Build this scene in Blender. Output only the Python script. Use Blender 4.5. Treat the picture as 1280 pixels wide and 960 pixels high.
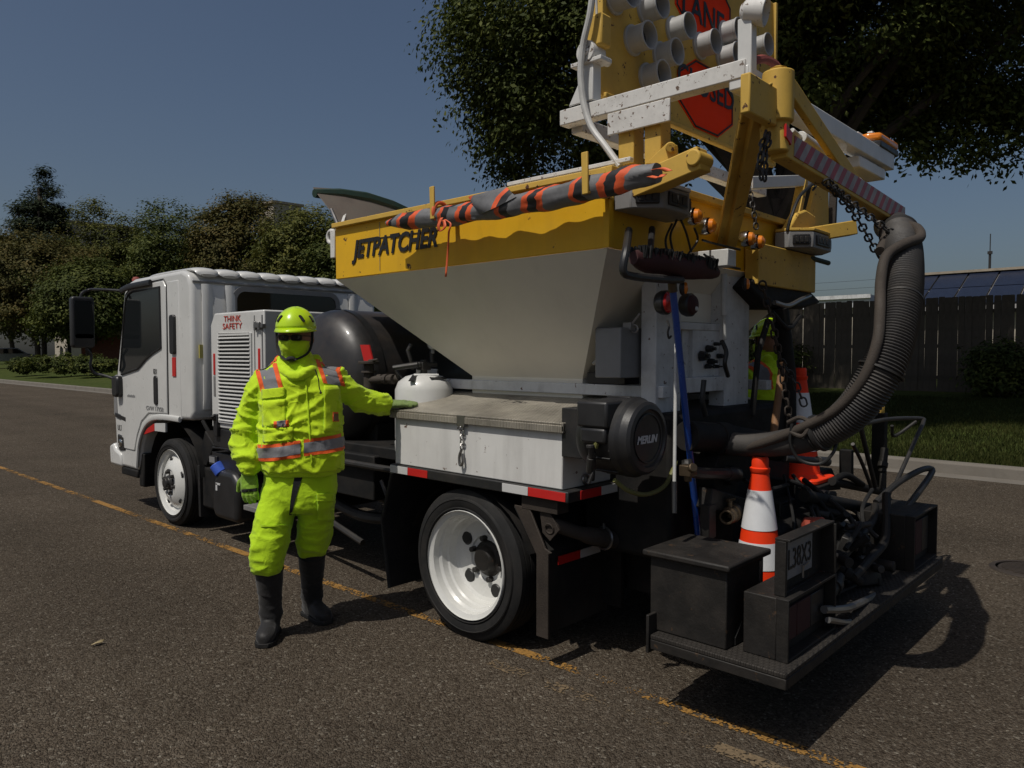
import bpy, bmesh, math, random
import numpy as np
from mathutils import Vector, Matrix, noise
from mathutils.bvhtree import BVHTree
random.seed(7); np.random.seed(7)
scene = bpy.context.scene
for o in list(bpy.data.objects): bpy.data.objects.remove(o)
COL = scene.collection
# ------------------------------------------------------------------ camera
FPX, CAMH, YAW, PITCH = 940.0, 1.6, math.radians(47.0), math.atan(38/940)
cam_d = bpy.data.cameras.new('camera'); cam = bpy.data.objects.new('camera', cam_d); COL.objects.link(cam)
cam_d.sensor_width = 36.0; cam_d.lens = FPX/1280*36.0; cam_d.clip_start = 0.05; cam_d.clip_end = 1500
cam.location = (0, 0, CAMH); cam.rotation_euler = (math.pi/2-PITCH, 0, -YAW)
scene.camera = cam
scene.render.resolution_x, scene.render.resolution_y = 1024, 768
# ------------------------------------------------------------------ sky, sun, exposure
SUN_EL, SUN_AZ = math.radians(60.0), math.radians(-86.5)      # azimuth measured from +Y towards +X
sun_dir = Vector((math.sin(SUN_AZ)*math.cos(SUN_EL), math.cos(SUN_AZ)*math.cos(SUN_EL), math.sin(SUN_EL)))
world = bpy.data.worlds.new('World'); scene.world = world; world.use_nodes = True
wn = world.node_tree.nodes; wl = world.node_tree.links; wn.clear()
sky = wn.new('ShaderNodeTexSky'); sky.sky_type = 'NISHITA'; sky.sun_disc = False
sky.sun_elevation = SUN_EL; sky.sun_rotation = SUN_AZ; sky.air_density = 1.0; sky.dust_density = 3.0; sky.ozone_density = 2.5
bg = wn.new('ShaderNodeBackground'); bg.inputs['Strength'].default_value = 0.05
wo = wn.new('ShaderNodeOutputWorld')
wl.new(sky.outputs[0], bg.inputs['Color']); wl.new(bg.outputs[0], wo.inputs['Surface'])
sl = bpy.data.lights.new('sun', 'SUN'); sl.energy = 3.0; sl.angle = math.radians(0.5); sl.color = (1.0, 0.95, 0.87)
so = bpy.data.objects.new('sun', sl); COL.objects.link(so); so.location = (-30, 0, 60)
so.rotation_euler = (-sun_dir).to_track_quat('-Z', 'Y').to_euler()
vs = scene.view_settings; vs.view_transform = 'Standard'; vs.look = 'None'; vs.gamma = 1.0; vs.use_curve_mapping = False
vs.exposure = 0.0
scene.render.engine = 'CYCLES'
# ------------------------------------------------------------------ pixel helpers (photograph is 1280 x 960)
FW = Vector((math.sin(YAW)*math.cos(PITCH), math.cos(YAW)*math.cos(PITCH), -math.sin(PITCH)))
RT = Vector((math.cos(YAW), -math.sin(YAW), 0)); UP = RT.cross(FW); CAM = Vector((0, 0, CAMH))
def ray(px, py): return FW + RT*((px-640)/FPX) + UP*((480-py)/FPX)
def P(px, py, x=None, y=None, z=None):
    r = ray(px, py)
    t = (x-CAM.x)/r.x if x is not None else (y-CAM.y)/r.y if y is not None else (z-CAM.z)/r.z
    return CAM + r*t
def M(px, py, d): return CAM + ray(px, py)*d
V = Vector
# ------------------------------------------------------------------ materials
MATS = {}
def nt(name):
    m = bpy.data.materials.new(name); m.use_nodes = True
    n = m.node_tree.nodes; l = m.node_tree.links
    return m, n, l, n['Principled BSDF']
def ramp(n, stops, interp='LINEAR'):
    r = n.new('ShaderNodeValToRGB'); r.color_ramp.interpolation = interp
    e = r.color_ramp.elements
    while len(e) < len(stops): e.new(0.5)
    for i, (p, c) in enumerate(stops):
        e[i].position = p; e[i].color = tuple(c)+((1,) if len(c) == 3 else ())
    return r
def g(v): return (v, v, v)
def mixc(n, l, fac, a, b, mode='MIX'):
    x = n.new('ShaderNodeMix'); x.data_type = 'RGBA'; x.blend_type = mode
    for s, v in ((x.inputs[0], fac), (x.inputs[6], a), (x.inputs[7], b)):
        if hasattr(v, 'is_linked') or hasattr(v, 'links'): l.new(v, s)
        elif isinstance(v, (int, float)): s.default_value = v
        else: s.default_value = tuple(v)+(1,)
    return x.outputs[2]
def tex(n, l, scale, detail=4, rough=.55, coord='Object', stretch=None, dist=0.0):
    tc = n.new('ShaderNodeTexCoord'); nz = n.new('ShaderNodeTexNoise')
    nz.inputs['Scale'].default_value = scale; nz.inputs['Detail'].default_value = detail
    nz.inputs['Roughness'].default_value = rough; nz.inputs['Distortion'].default_value = dist
    if stretch:
        mp = n.new('ShaderNodeMapping'); mp.inputs['Scale'].default_value = stretch
        l.new(tc.outputs[coord], mp.inputs[0]); l.new(mp.outputs[0], nz.inputs['Vector'])
    else: l.new(tc.outputs[coord], nz.inputs['Vector'])
    return nz.outputs['Fac']
def mat(name, col, rough=.5, metal=0.0, var=.15, scale=5.0, dirt=0.0, dirtcol=(.06,.047,.036), dscale=3.0,
        chip=0.0, chipcol=(.09,.04,.02), cscale=28.0, bump=.0, bscale=120.0, coat=0.0, spec=.5, stretch=None, emit=None, streak=0.0):
    """weathered painted / plain surface"""
    m, n, l, b = nt(name)
    f = tex(n, l, scale, 5, .6)
    r = ramp(n, [(.3, g(1-var)), (.7, g(1+var*.4))]); l.new(f, r.inputs[0])
    c = mixc(n, l, 1.0, tuple(col), r.outputs[0], 'MULTIPLY')
    if dirt:
        d = tex(n, l, dscale, 8, .68, stretch=stretch)
        rr = ramp(n, [(.44, g(0)), (.72, g(dirt))]); l.new(d, rr.inputs[0])
        c = mixc(n, l, rr.outputs[0], c, dirtcol)
    if streak:
        d = tex(n, l, 9.0, 6, .6, stretch=(1.0, 1.0, .12))
        rr = ramp(n, [(.5, g(0)), (.75, g(streak))]); l.new(d, rr.inputs[0])
        c = mixc(n, l, rr.outputs[0], c, dirtcol)
    if chip:
        d = tex(n, l, cscale, 6, .62)
        rr = ramp(n, [(.70-chip*.12, g(0)), (.72-chip*.12, g(1))]); l.new(d, rr.inputs[0])
        c = mixc(n, l, rr.outputs[0], c, chipcol)
    l.new(c, b.inputs['Base Color'])
    f2 = tex(n, l, scale*2.3, 5, .6)
    r2 = ramp(n, [(.25, g(max(0, rough-.1))), (.8, g(min(1, rough+.14)))]); l.new(f2, r2.inputs[0]); l.new(r2.outputs[0], b.inputs['Roughness'])
    b.inputs['Metallic'].default_value = metal; b.inputs['Specular IOR Level'].default_value = spec
    if coat: b.inputs['Coat Weight'].default_value = coat; b.inputs['Coat Roughness'].default_value = .12
    if bump:
        f3 = tex(n, l, bscale, 4, .6); bp = n.new('ShaderNodeBump'); bp.inputs['Strength'].default_value = bump; bp.inputs['Distance'].default_value = .01
        l.new(f3, bp.inputs['Height']); l.new(bp.outputs[0], b.inputs['Normal'])
    if emit: b.inputs['Emission Color'].default_value = tuple(emit[0])+(1,); b.inputs['Emission Strength'].default_value = emit[1]
    MATS[name] = m; return m
# ------------------------------------------------------------------ mesh builder
ORG = {}
def rot_to(d):
    return V(d).normalized().to_track_quat('Z', 'Y').to_matrix()
class MB:
    def __init__(s): s.v = []; s.f = []; s.mi = []
    def add(s, vs, fs, m=0):
        o = len(s.v); s.v += [V(p) for p in vs]; s.f += [tuple(i+o for i in f) for f in fs]; s.mi += [m]*len(fs); return s
    def bb(s, x0, x1, y0, y1, z0, z1, m=0):
        return s.add([(x0,y0,z0),(x1,y0,z0),(x1,y1,z0),(x0,y1,z0),(x0,y0,z1),(x1,y0,z1),(x1,y1,z1),(x0,y1,z1)],
                     [(3,2,1,0),(4,5,6,7),(0,1,5,4),(1,2,6,5),(2,3,7,6),(3,0,4,7)], m)
    def box(s, c, size, R=None, m=0):
        c = V(c); h = V(size)/2; pts = []
        for z in (-1, 1):
            for x, y in ((-1,-1),(1,-1),(1,1),(-1,1)):
                p = V((x*h.x, y*h.y, z*h.z)); pts.append(c+(R@p if R else p))
        return s.add(pts, [(3,2,1,0),(4,5,6,7),(0,1,5,4),(1,2,6,5),(2,3,7,6),(3,0,4,7)], m)
    def bar(s, a, b, w, h=None, up=(0,0,1), m=0):
        a, b = V(a), V(b); h = h or w; d = (b-a).normalized(); u = V(up)
        if abs(d.dot(u)) > .98: u = V((0,1,0))
        sd = d.cross(u).normalized(); u = sd.cross(d).normalized()
        pts = []
        for p in (a, b):
            for i, j in ((-1,-1),(1,-1),(1,1),(-1,1)): pts.append(p+sd*(i*w/2)+u*(j*h/2))
        return s.add(pts, [(0,1,2,3),(7,6,5,4),(4,5,1,0),(5,6,2,1),(6,7,3,2),(7,4,0,3)], m)
    def prism(s, poly, vec, m=0):
        n = len(poly); a = [V(p) for p in poly]; b = [p+V(vec) for p in a]
        nrm = V((0,0,0))
        for i in range(n): nrm += (a[i]-a[0]).cross(a[(i+1)%n]-a[0])
        if nrm.dot(V(vec)) > 0: a.reverse(); b.reverse()
        return s.add(a+b, [tuple(range(n)), tuple(range(2*n-1, n-1, -1))]+[(i+n, (i+1)%n+n, (i+1)%n, i) for i in range(n)], m)
    def tube(s, pts, r, n=10, cap=True, closed=False, m=0, squash=None):
        pts = [V(p) for p in pts]; k = len(pts); rs = r if isinstance(r, (list, tuple)) else [r]*k
        u = None; rings = []
        for i, p in enumerate(pts):
            a = pts[i-1] if (i > 0 or closed) else p; b = pts[(i+1) % k] if (i < k-1 or closed) else p
            t = (b-a).normalized()
            if u is None:
                u = t.orthogonal().normalized()
                if squash: u = V(squash[1])-t*t.dot(V(squash[1])); u.normalize()
            u = (u-t*u.dot(t)).normalized(); w = t.cross(u)
            q = squash[0] if squash else 1
            rings.append([p+(u*math.cos(2*math.pi*j/n)*q+w*math.sin(2*math.pi*j/n))*rs[i] for j in range(n)])
        vs = [q for ring in rings for q in ring]; fs = []
        for i in range(k if closed else k-1):
            i2 = (i+1) % k
            for j in range(n): fs.append((i*n+j, i*n+(j+1) % n, i2*n+(j+1) % n, i2*n+j))
        if cap and not closed: fs.append(tuple(range(n-1, -1, -1))); fs.append(tuple((k-1)*n+j for j in range(n)))
        return s.add(vs, fs, m)
    def cyl(s, a, b, r, r2=None, n=20, m=0): return s.tube([a, b], [r, r if r2 is None else r2], n, m=m)
    def lathe(s, prof, org, axis, n=32, m=0, a0=0.0, a1=2*math.pi):
        R = rot_to(axis); org = V(org); full = abs(a1-a0-2*math.pi) < 1e-6; k = n if full else n+1
        vs = []; fs = []
        for r, t in prof:
            for j in range(k):
                a = a0+(a1-a0)*j/n; vs.append(org+R@V((r*math.cos(a), r*math.sin(a), t)))
        for i in range(len(prof)-1):
            for j in range(n): j2 = (j+1) % k; fs.append((i*k+j, i*k+j2, (i+1)*k+j2, (i+1)*k+j))
        return s.add(vs, fs, m)
    def torus(s, c, axis, R, r, n=24, k=8, m=0):
        q = rot_to(axis); return s.tube([V(c)+q@V((R*math.cos(2*math.pi*i/n), R*math.sin(2*math.pi*i/n), 0)) for i in range(n)], r, k, closed=True, m=m)
    def sphere(s, c, r, n=16, k=10, sc=(1,1,1), m=0):
        vs = []; fs = []; c = V(c)
        for i in range(k+1):
            th = math.pi*i/k
            for j in range(n):
                a = 2*math.pi*j/n; vs.append(c+V((sc[0]*r*math.sin(th)*math.cos(a), sc[1]*r*math.sin(th)*math.sin(a), sc[2]*r*math.cos(th))))
        for i in range(k):
            for j in range(n): fs.append((i*n+j, (i+1)*n+j, (i+1)*n+(j+1) % n, i*n+(j+1) % n))
        return s.add(vs, fs, m)
    def build(s, name, mt, parent=None, bevel=0.0, seg=2, ang=35, flat=False, weld=True):
        me = bpy.data.meshes.new(name)
        xs = np.array([p[:] for p in s.v]); lo, hi = xs.min(0), xs.max(0)
        org = V(((lo[0]+hi[0])/2, (lo[1]+hi[1])/2, lo[2]))
        me.from_pydata([tuple(p-org) for p in s.v], [], s.f)
        for x in (mt if isinstance(mt, (list, tuple)) else [mt]): me.materials.append(MATS[x] if isinstance(x, str) else x)
        if len(me.materials) > 1: me.polygons.foreach_set('material_index', s.mi)
        bm = bmesh.new(); bm.from_mesh(me)
        if weld: bmesh.ops.remove_doubles(bm, verts=bm.verts, dist=1e-5)
        bmesh.ops.recalc_face_normals(bm, faces=bm.faces); bm.to_mesh(me); bm.free()
        if not flat:
            me.polygons.foreach_set('use_smooth', [True]*len(me.polygons)); me.set_sharp_from_angle(angle=math.radians(ang))
        return link(name, me, org, parent, bevel, seg)
def link(name, me, org, parent=None, bevel=0.0, seg=2):
    o = bpy.data.objects.new(name, me); COL.objects.link(o); org = V(org); ORG[o.name] = org
    o.location = org-(ORG[parent.name] if parent else V((0,0,0))); o.parent = parent
    if bevel:
        bv = o.modifiers.new('bevel', 'BEVEL'); bv.width = bevel; bv.segments = seg; bv.limit_method = 'ANGLE'; bv.angle_limit = math.radians(32)
    return o
def dup(o, delta, parent='same', kids=True):
    """copy of a built object (and its children) moved by delta"""
    c = o.copy(); COL.objects.link(c); ORG[c.name] = ORG[o.name]+V(delta)
    if parent != 'same': c.parent = parent
    c.location = ORG[c.name]-(ORG[c.parent.name] if c.parent else V((0,0,0)))
    if kids:
        for k in list(o.children): dup(k, delta, parent=c)
    return c
def thing(name, loc, label, cat, group=None):
    o = bpy.data.objects.new(name, None); COL.objects.link(o); o.location = loc; ORG[o.name] = V(loc); o.empty_display_size = .2
    return tag(o, label, cat, group)
def tag(o, label, cat, group=None):
    o['label'] = label; o['category'] = cat
    if group: o['group'] = group
    return o
def struct(o): o['kind'] = 'structure'; return o
def spline(pts, n=8):
    """Catmull-Rom through the points"""
    pts = [V(p) for p in pts]; out = []
    q = [pts[0]*2-pts[1]]+pts+[pts[-1]*2-pts[-2]]
    for i in range(1, len(q)-2):
        for k in range(n):
            t = k/n; a, b, c, d = q[i-1], q[i], q[i+1], q[i+2]
            out.append(.5*((2*b)+(c-a)*t+(2*a-5*b+4*c-d)*t*t+(3*b-a-3*c+d)*t**3))
    out.append(pts[-1]); return out
def rrect(w, h, r, k=5):
    """rounded rectangle outline in 2D"""
    out = []
    for cx, cy, a in ((w/2-r, h/2-r, 0), (-w/2+r, h/2-r, 90), (-w/2+r, -h/2+r, 180), (w/2-r, -h/2+r, 270)):
        for i in range(k+1): t = math.radians(a+90*i/k); out.append((cx+r*math.cos(t), cy+r*math.sin(t)))
    return out
def text_mesh(name, txt, mt, parent, org, right, up, height, width=None, depth=.002, shear=0.0, bold=0.0, spacing=1.0):
    """lettering as thin raised geometry; org is its lower left corner"""
    cu = bpy.data.curves.new(name, 'FONT'); cu.body = txt; cu.size = 1; cu.extrude = .01; cu.shear = shear; cu.offset = bold; cu.space_character = spacing; cu.resolution_u = 3
    ob = bpy.data.objects.new(name, cu); COL.objects.link(ob)
    bpy.context.view_layer.update()
    me = bpy.data.meshes.new_from_object(ob.evaluated_get(bpy.context.evaluated_depsgraph_get()))
    bpy.data.objects.remove(ob); bpy.data.curves.remove(cu)
    co = np.array([v.co[:] for v in me.vertices]); lo, hi = co.min(0), co.max(0); sz = hi-lo
    sy = height/sz[1]; sx = (width/sz[0]) if width else sy
    rx, uy = V(right).normalized(), V(up).normalized(); nz = rx.cross(uy); org = V(org)
    vs = [org+rx*((c[0]-lo[0])*sx)+uy*((c[1]-lo[1])*sy)+nz*((c[2]-lo[2])/sz[2]*depth) for c in co]
    mb = MB(); mb.add(vs, [tuple(p.vertices) for p in me.polygons]); bpy.data.meshes.remove(me)
    return mb.build(name, mt, parent, flat=True)
# ------------------------------------------------------------------ palette
mat('white_paint', (.62,.62,.60), .38, var=.06, dirt=.18, dscale=2.2, coat=.25, streak=.08)
mat('cab_white', (.60,.60,.58), .32, var=.05, dirt=.10, dscale=1.5, coat=.4)
mat('box_white', (.66,.655,.63), .5, var=.08, dirt=.25, dscale=2.5, chip=.25, cscale=16, streak=.2)
mat('frame_white', (.66,.67,.67), .55, var=.12, dirt=.45, dscale=5, streak=.3, chip=.4)
mat('peeling_white', (.64,.63,.60), .6, var=.1, dirt=.3, dscale=7, chip=.72, cscale=48, chipcol=(.12,.075,.05))
mat('yellow_paint', (.60,.385,.075), .6, var=.1, dirt=.22, dscale=4, chip=.5, cscale=22, spec=.3)
mat('hopper_yellow', (.72,.41,.016), .5, var=.07, dirt=.12, dscale=3, chip=.3, cscale=14, spec=.3, streak=.12)
mat('hopper_grey', (.76,.72,.62), .5, var=.03, dirt=.05, dscale=1.0, streak=.05)
mat('black_paint', (.016,.016,.016), .55, var=.3, dirt=.35, dscale=5, bump=.1)
mat('chassis_black', (.010,.010,.010), .7, var=.4, dirt=.25, dscale=6, bump=.15, spec=.25)
mat('tank_black', (.016,.016,.017), .42, var=.25, dirt=.32, dscale=1.6, dirtcol=(.13,.09,.06), coat=.15)
mat('tar_steel', (.017,.015,.013), .62, metal=.25, var=.35, dirt=.45, dirtcol=(.045,.036,.028), dscale=6, chip=.45, cscale=18, chipcol=(.06,.036,.02), bump=.2, bscale=60)
mat('dark_steel', (.05,.048,.046), .5, metal=.5, var=.3, dirt=.4, dscale=8)
mat('bare_steel', (.32,.31,.30), .38, metal=.9, var=.2, dirt=.3)
mat('galvanised', (.36,.35,.34), .5, metal=.6, var=.2, dirt=.35, dscale=6)
mat('rusty_steel', (.040,.030,.023), .75, metal=.2, var=.4, dirt=.4, dscale=9, bump=.3)
mat('rubber', (.014,.014,.014), .75, var=.3, dirt=.45, dirtcol=(.05,.043,.037), dscale=4, spec=.3, bump=.1)
mat('black_plastic', (.018,.018,.019), .42, var=.2, dirt=.12, bump=.05)
mat('rim_white', (.64,.64,.61), .3, var=.06, dirt=.12, dscale=6, coat=.3)
mat('red_plastic', (.45,.012,.012), .25, var=.1, coat=.5)
mat('dark_red', (.045,.007,.008), .7, var=.3, dirt=.3)
mat('red_tape', (.52,.018,.016), .35, var=.12, dirt=.15)
mat('white_tape', (.58,.58,.57), .35, var=.12, dirt=.2)
mat('amber', (.75,.22,.01), .22, var=.1, coat=.5)
mat('chrome', (.7,.7,.68), .16, metal=1.0, var=.1)
mat('brass', (.13,.095,.06), .5, metal=.8, var=.3, dirt=.4)
mat('hose_rubber', (.035,.033,.032), .62, var=.25, dirt=.5, dirtcol=(.10,.085,.07), dscale=3, bump=.12)
mat('hose_canvas', (.046,.036,.028), .8, var=.25, dirt=.4, dscale=5, bump=.25)
mat('grey_plastic', (.22,.22,.22), .45, var=.1, dirt=.2)
mat('lamp_grey', (.40,.40,.395), .45, var=.08, dirt=.25, dscale=5)
mat('orange_sign', (.88,.045,.006), .75, var=.07, dirt=.06, spec=.15)
mat('ink_black', (.012,.012,.012), .5, var=.2)
mat('red_ink', (.45,.04,.02), .5, var=.2)
mat('grey_ink', (.25,.25,.25), .5, var=.2)
mat('white_ink', (.55,.55,.55), .5, var=.1)
mat('blue_pole', (.010,.055,.28), .3, var=.15, dirt=.1, coat=.4)
mat('white_pole', (.5,.5,.48), .4, var=.1, dirt=.3, dscale=9)
mat('blue_cap', (.05,.12,.55), .4)
mat('yellow_hose', (.17,.17,.05), .5, var=.2, dirt=.3)
mat('green_tarp', (.012,.035,.022), .6, var=.3, dirt=.3)
mat('brown_board', (.135,.11,.09), .8, var=.3, dirt=.6, dscale=2.5, dirtcol=(.025,.05,.04))
mat('sticker_yellow', (.52,.45,.12), .5, var=.1)
mat('concrete', (.165,.148,.124), .85, var=.2, dirt=.5, dscale=2.5, bump=.3, bscale=60)
mat('cone_orange', (.88,.048,.008), .5, var=.06, dirt=.15, dscale=8, spec=.25)
mat('cone_white', (.72,.73,.74), .4, var=.05, dirt=.15, dscale=8)
mat('wood_brown', (.22,.11,.045), .7, var=.3)
def glass_dark():
    m, n, l, b = nt('tinted_glass')
    b.inputs['Base Color'].default_value = (.012,.014,.015,1); b.inputs['Roughness'].default_value = .04
    b.inputs['Specular IOR Level'].default_value = .55; MATS['tinted_glass'] = m
glass_dark()
def lens_clear():
    m, n, l, b = nt('clear_lens'); b.inputs['Base Color'].default_value = (.01,.011,.012,1); b.inputs['Roughness'].default_value = .05
    t = n.new('ShaderNodeBsdfTransparent'); t.inputs[0].default_value = (.6,.62,.62,1); mx = n.new('ShaderNodeMixShader'); mx.inputs[0].default_value = .35
    l.new(t.outputs[0], mx.inputs[1]); l.new(b.outputs[0], mx.inputs[2]); l.new(mx.outputs[0], n['Material Output'].inputs['Surface']); MATS['clear_lens'] = m
lens_clear()
def diamond_plate(name, col, rough):
    m, n, l, b = nt(name)
    tc = n.new('ShaderNodeTexCoord'); out = None
    for sgn in (1, -1):
        mp = n.new('ShaderNodeMapping'); mp.inputs['Rotation'].default_value = (0, 0, sgn*math.radians(45)); mp.inputs['Scale'].default_value = (26, 62, 1)
        l.new(tc.outputs['Object'], mp.inputs[0])
        vo = n.new('ShaderNodeTexVoronoi'); vo.inputs['Randomness'].default_value = 0.0; vo.inputs['Scale'].default_value = 1
        l.new(mp.outputs[0], vo.inputs['Vector'])
        r = ramp(n, [(.22, g(1)), (.40, g(0))]); l.new(vo.outputs['Distance'], r.inputs[0])
        if out is None: out = r.outputs[0]
        else: out = mixc(n, l, 1.0, out, r.outputs[0], 'LIGHTEN')
    bp = n.new('ShaderNodeBump'); bp.inputs['Strength'].default_value = .8; bp.inputs['Distance'].default_value = .006
    l.new(out, bp.inputs['Height']); l.new(bp.outputs[0], b.inputs['Normal'])
    d = tex(n, l, 2.6, 8, .7); rr = ramp(n, [(.35, tuple(c*.45 for c in col)), (.68, col)]); l.new(d, rr.inputs[0])
    l.new(rr.outputs[0], b.inputs['Base Color']); b.inputs['Metallic'].default_value = .45; b.inputs['Roughness'].default_value = rough
    MATS[name] = m
diamond_plate('diamond_aluminium', (.47,.43,.355), .5)
diamond_plate('diamond_dark', (.055,.048,.041), .7)
def asphalt():
    m, n, l, b = nt('asphalt')
    tc = n.new('ShaderNodeTexCoord')
    vo = n.new('ShaderNodeTexVoronoi'); vo.inputs['Scale'].default_value = 84; l.new(tc.outputs['Object'], vo.inputs['Vector'])
    vo2 = n.new('ShaderNodeTexVoronoi'); vo2.inputs['Scale'].default_value = 150; l.new(tc.outputs['Object'], vo2.inputs['Vector'])
    sp = n.new('ShaderNodeSeparateColor'); l.new(vo.outputs['Color'], sp.inputs[0])
    cr = ramp(n, [(0, (.050,.038,.027)), (.25, (.080,.063,.046)), (.75, (.106,.086,.064)), (.95, (.130,.108,.083)), (1, (.22,.195,.155))]); l.new(sp.outputs[0], cr.inputs[0])
    sp2 = n.new('ShaderNodeSeparateColor'); l.new(vo2.outputs['Color'], sp2.inputs[0])
    cr2 = ramp(n, [(0, g(.55)), (.5, g(1.0)), (1, g(1.38))]); l.new(sp2.outputs[1], cr2.inputs[0])
    c = mixc(n, l, .75, cr.outputs[0], cr2.outputs[0], 'MULTIPLY')
    big = tex(n, l, .55, 6, .62); rb = ramp(n, [(.3, g(.82)), (.7, g(1.16))]); l.new(big, rb.inputs[0])
    c = mixc(n, l, 1.0, c, rb.outputs[0], 'MULTIPLY')
    lane = tex(n, l, .35, 4, .5, stretch=(2.2, .12, 1)); rl = ramp(n, [(.35, g(.88)), (.65, g(1.1))]); l.new(lane, rl.inputs[0])
    c = mixc(n, l, 1.0, c, rl.outputs[0], 'MULTIPLY')
    st = tex(n, l, 1.7, 5, .6, dist=.5); rs = ramp(n, [(.66, g(1)), (.76, g(.72))]); l.new(st, rs.inputs[0])
    c = mixc(n, l, 1.0, c, rs.outputs[0], 'MULTIPLY')
    dn = n.new('ShaderNodeTexNoise'); dn.inputs['Scale'].default_value = 2.2; dn.inputs['Detail'].default_value = 6; l.new(tc.outputs['Object'], dn.inputs['Vector'])
    vm = n.new('ShaderNodeVectorMath'); vm.operation = 'MULTIPLY_ADD'; l.new(dn.outputs['Color'], vm.inputs[0]); vm.inputs[1].default_value = (.55,.55,0); l.new(tc.outputs['Object'], vm.inputs[2])
    cv = n.new('ShaderNodeTexVoronoi'); cv.feature = 'DISTANCE_TO_EDGE'; cv.inputs['Scale'].default_value = .42; l.new(vm.outputs[0], cv.inputs['Vector'])
    ck = ramp(n, [(.0, g(.35)), (.0045, g(1))]); l.new(cv.outputs['Distance'], ck.inputs[0])
    cm = tex(n, l, .32, 3, .5); cr3 = ramp(n, [(.50, g(0)), (.58, g(.8))]); l.new(cm, cr3.inputs[0])
    c = mixc(n, l, cr3.outputs[0], c, mixc(n, l, 1.0, c, ck.outputs[0], 'MULTIPLY'))
    l.new(c, b.inputs['Base Color']); b.inputs['Roughness'].default_value = .95; b.inputs['Specular IOR Level'].default_value = .1
    ad = n.new('ShaderNodeMath'); ad.operation = 'ADD'; l.new(vo.outputs['Distance'], ad.inputs[0]); l.new(vo2.outputs['Distance'], ad.inputs[1])
    iv = n.new('ShaderNodeMath'); iv.operation = 'SUBTRACT'; iv.inputs[0].default_value = 1; l.new(ad.outputs[0], iv.inputs[1])
    bp = n.new('ShaderNodeBump'); bp.inputs['Strength'].default_value = .9; bp.inputs['Distance'].default_value = .012
    l.new(iv.outputs[0], bp.inputs['Height']); l.new(bp.outputs[0], b.inputs['Normal']); MATS['asphalt'] = m
asphalt()
def worn_line(name, keep, col):
    m, n, l, b = nt(name)
    tc = n.new('ShaderNodeTexCoord')
    vo = n.new('ShaderNodeTexVoronoi'); vo.inputs['Scale'].default_value = 68; l.new(tc.outputs['Object'], vo.inputs['Vector'])
    f = tex(n, l, 6, 8, .75); f2 = tex(n, l, 1.1, 4, .5); fy = tex(n, l, 60, 2, .5)
    ad = n.new('ShaderNodeMath'); ad.operation = 'MULTIPLY_ADD'; l.new(f2, ad.inputs[0]); ad.inputs[1].default_value = .9; l.new(f, ad.inputs[2])
    a2 = n.new('ShaderNodeMath'); a2.operation = 'MULTIPLY_ADD'; l.new(vo.outputs['Distance'], a2.inputs[0]); a2.inputs[1].default_value = -.35; l.new(ad.outputs[0], a2.inputs[2])
    r = ramp(n, [(.5, g(0)), (.53, g(1))]); 
    sh = n.new('ShaderNodeMath'); sh.operation = 'ADD'; sh.inputs[1].default_value = keep; l.new(a2.outputs[0], sh.inputs[0]); l.new(sh.outputs[0], r.inputs[0])
    rc = ramp(n, [(.3, tuple(x*.55 for x in col)), (.7, col)]); l.new(fy, rc.inputs[0]); l.new(rc.outputs[0], b.inputs['Base Color']); b.inputs['Roughness'].default_value = .85
    tr = n.new('ShaderNodeBsdfTransparent'); mx = n.new('ShaderNodeMixShader'); l.new(r.outputs[0], mx.inputs[0]); l.new(tr.outputs[0], mx.inputs[1]); l.new(b.outputs[0], mx.inputs[2])
    l.new(mx.outputs[0], n['Material Output'].inputs['Surface']); MATS[name] = m
worn_line('worn_yellow', -.245, (.34,.175,.035))
worn_line('faint_yellow', -.31, (.19,.135,.075))
def leafmat(name, c0, c1, c2):
    m, n, l, b = nt(name)
    at = n.new('ShaderNodeAttribute'); at.attribute_name = 'tint'
    r = ramp(n, [(0, c0), (.55, c1), (1, c2)]); l.new(at.outputs['Fac'], r.inputs[0]); l.new(r.outputs[0], b.inputs['Base Color'])
    b.inputs['Roughness'].default_value = .65; b.inputs['Specular IOR Level'].default_value = .14
    t = n.new('ShaderNodeBsdfTranslucent'); l.new(r.outputs[0], t.inputs['Color']); mx = n.new('ShaderNodeMixShader'); mx.inputs[0].default_value = .22
    l.new(b.outputs[0], mx.inputs[1]); l.new(t.outputs[0], mx.inputs[2]); l.new(mx.outputs[0], n['Material Output'].inputs['Surface']); MATS[name] = m
leafmat('leaf_dark', (.024,.036,.008), (.058,.074,.015), (.125,.135,.030))
leafmat('leaf_olive', (.036,.046,.010), (.080,.088,.018), (.15,.14,.032))
leafmat('leaf_rust', (.038,.042,.011), (.078,.072,.019), (.135,.10,.030))
leafmat('leaf_pine', (.015,.024,.012), (.028,.040,.018), (.05,.06,.03))
leafmat('grass_blade', (.022,.030,.007), (.040,.050,.011), (.075,.075,.022))
mat('bark', (.055,.042,.032), .9, var=.4, dirt=.3, bump=.8, bscale=25, stretch=(1,1,.2))
mat('lawn_soil', (.050,.068,.014), .95, var=.5, scale=7, dirt=.45, dirtcol=(.085,.085,.03), dscale=.8, bump=.9, bscale=30, spec=.1)
mat('dry_ground', (.10,.085,.06), .95, var=.3, scale=.4)
mat('fence_wood', (.095,.078,.058), .85, var=.4, scale=3, dirt=.3, dscale=6, bump=.3, bscale=40)
mat('beige_wall', (.42,.37,.30), .85, var=.1, dirt=.15)
mat('brick_wall', (.20,.07,.045), .85, var=.25, scale=8, dirt=.2)
mat('stone_trim', (.34,.29,.22), .85, var=.2, dirt=.2)
mat('roof_white', (.55,.56,.57), .6, var=.06)
mat('roof_grey', (.20,.19,.18), .8, var=.15)
mat('solar_panel', (.014,.020,.040), .35, var=.25)
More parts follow.
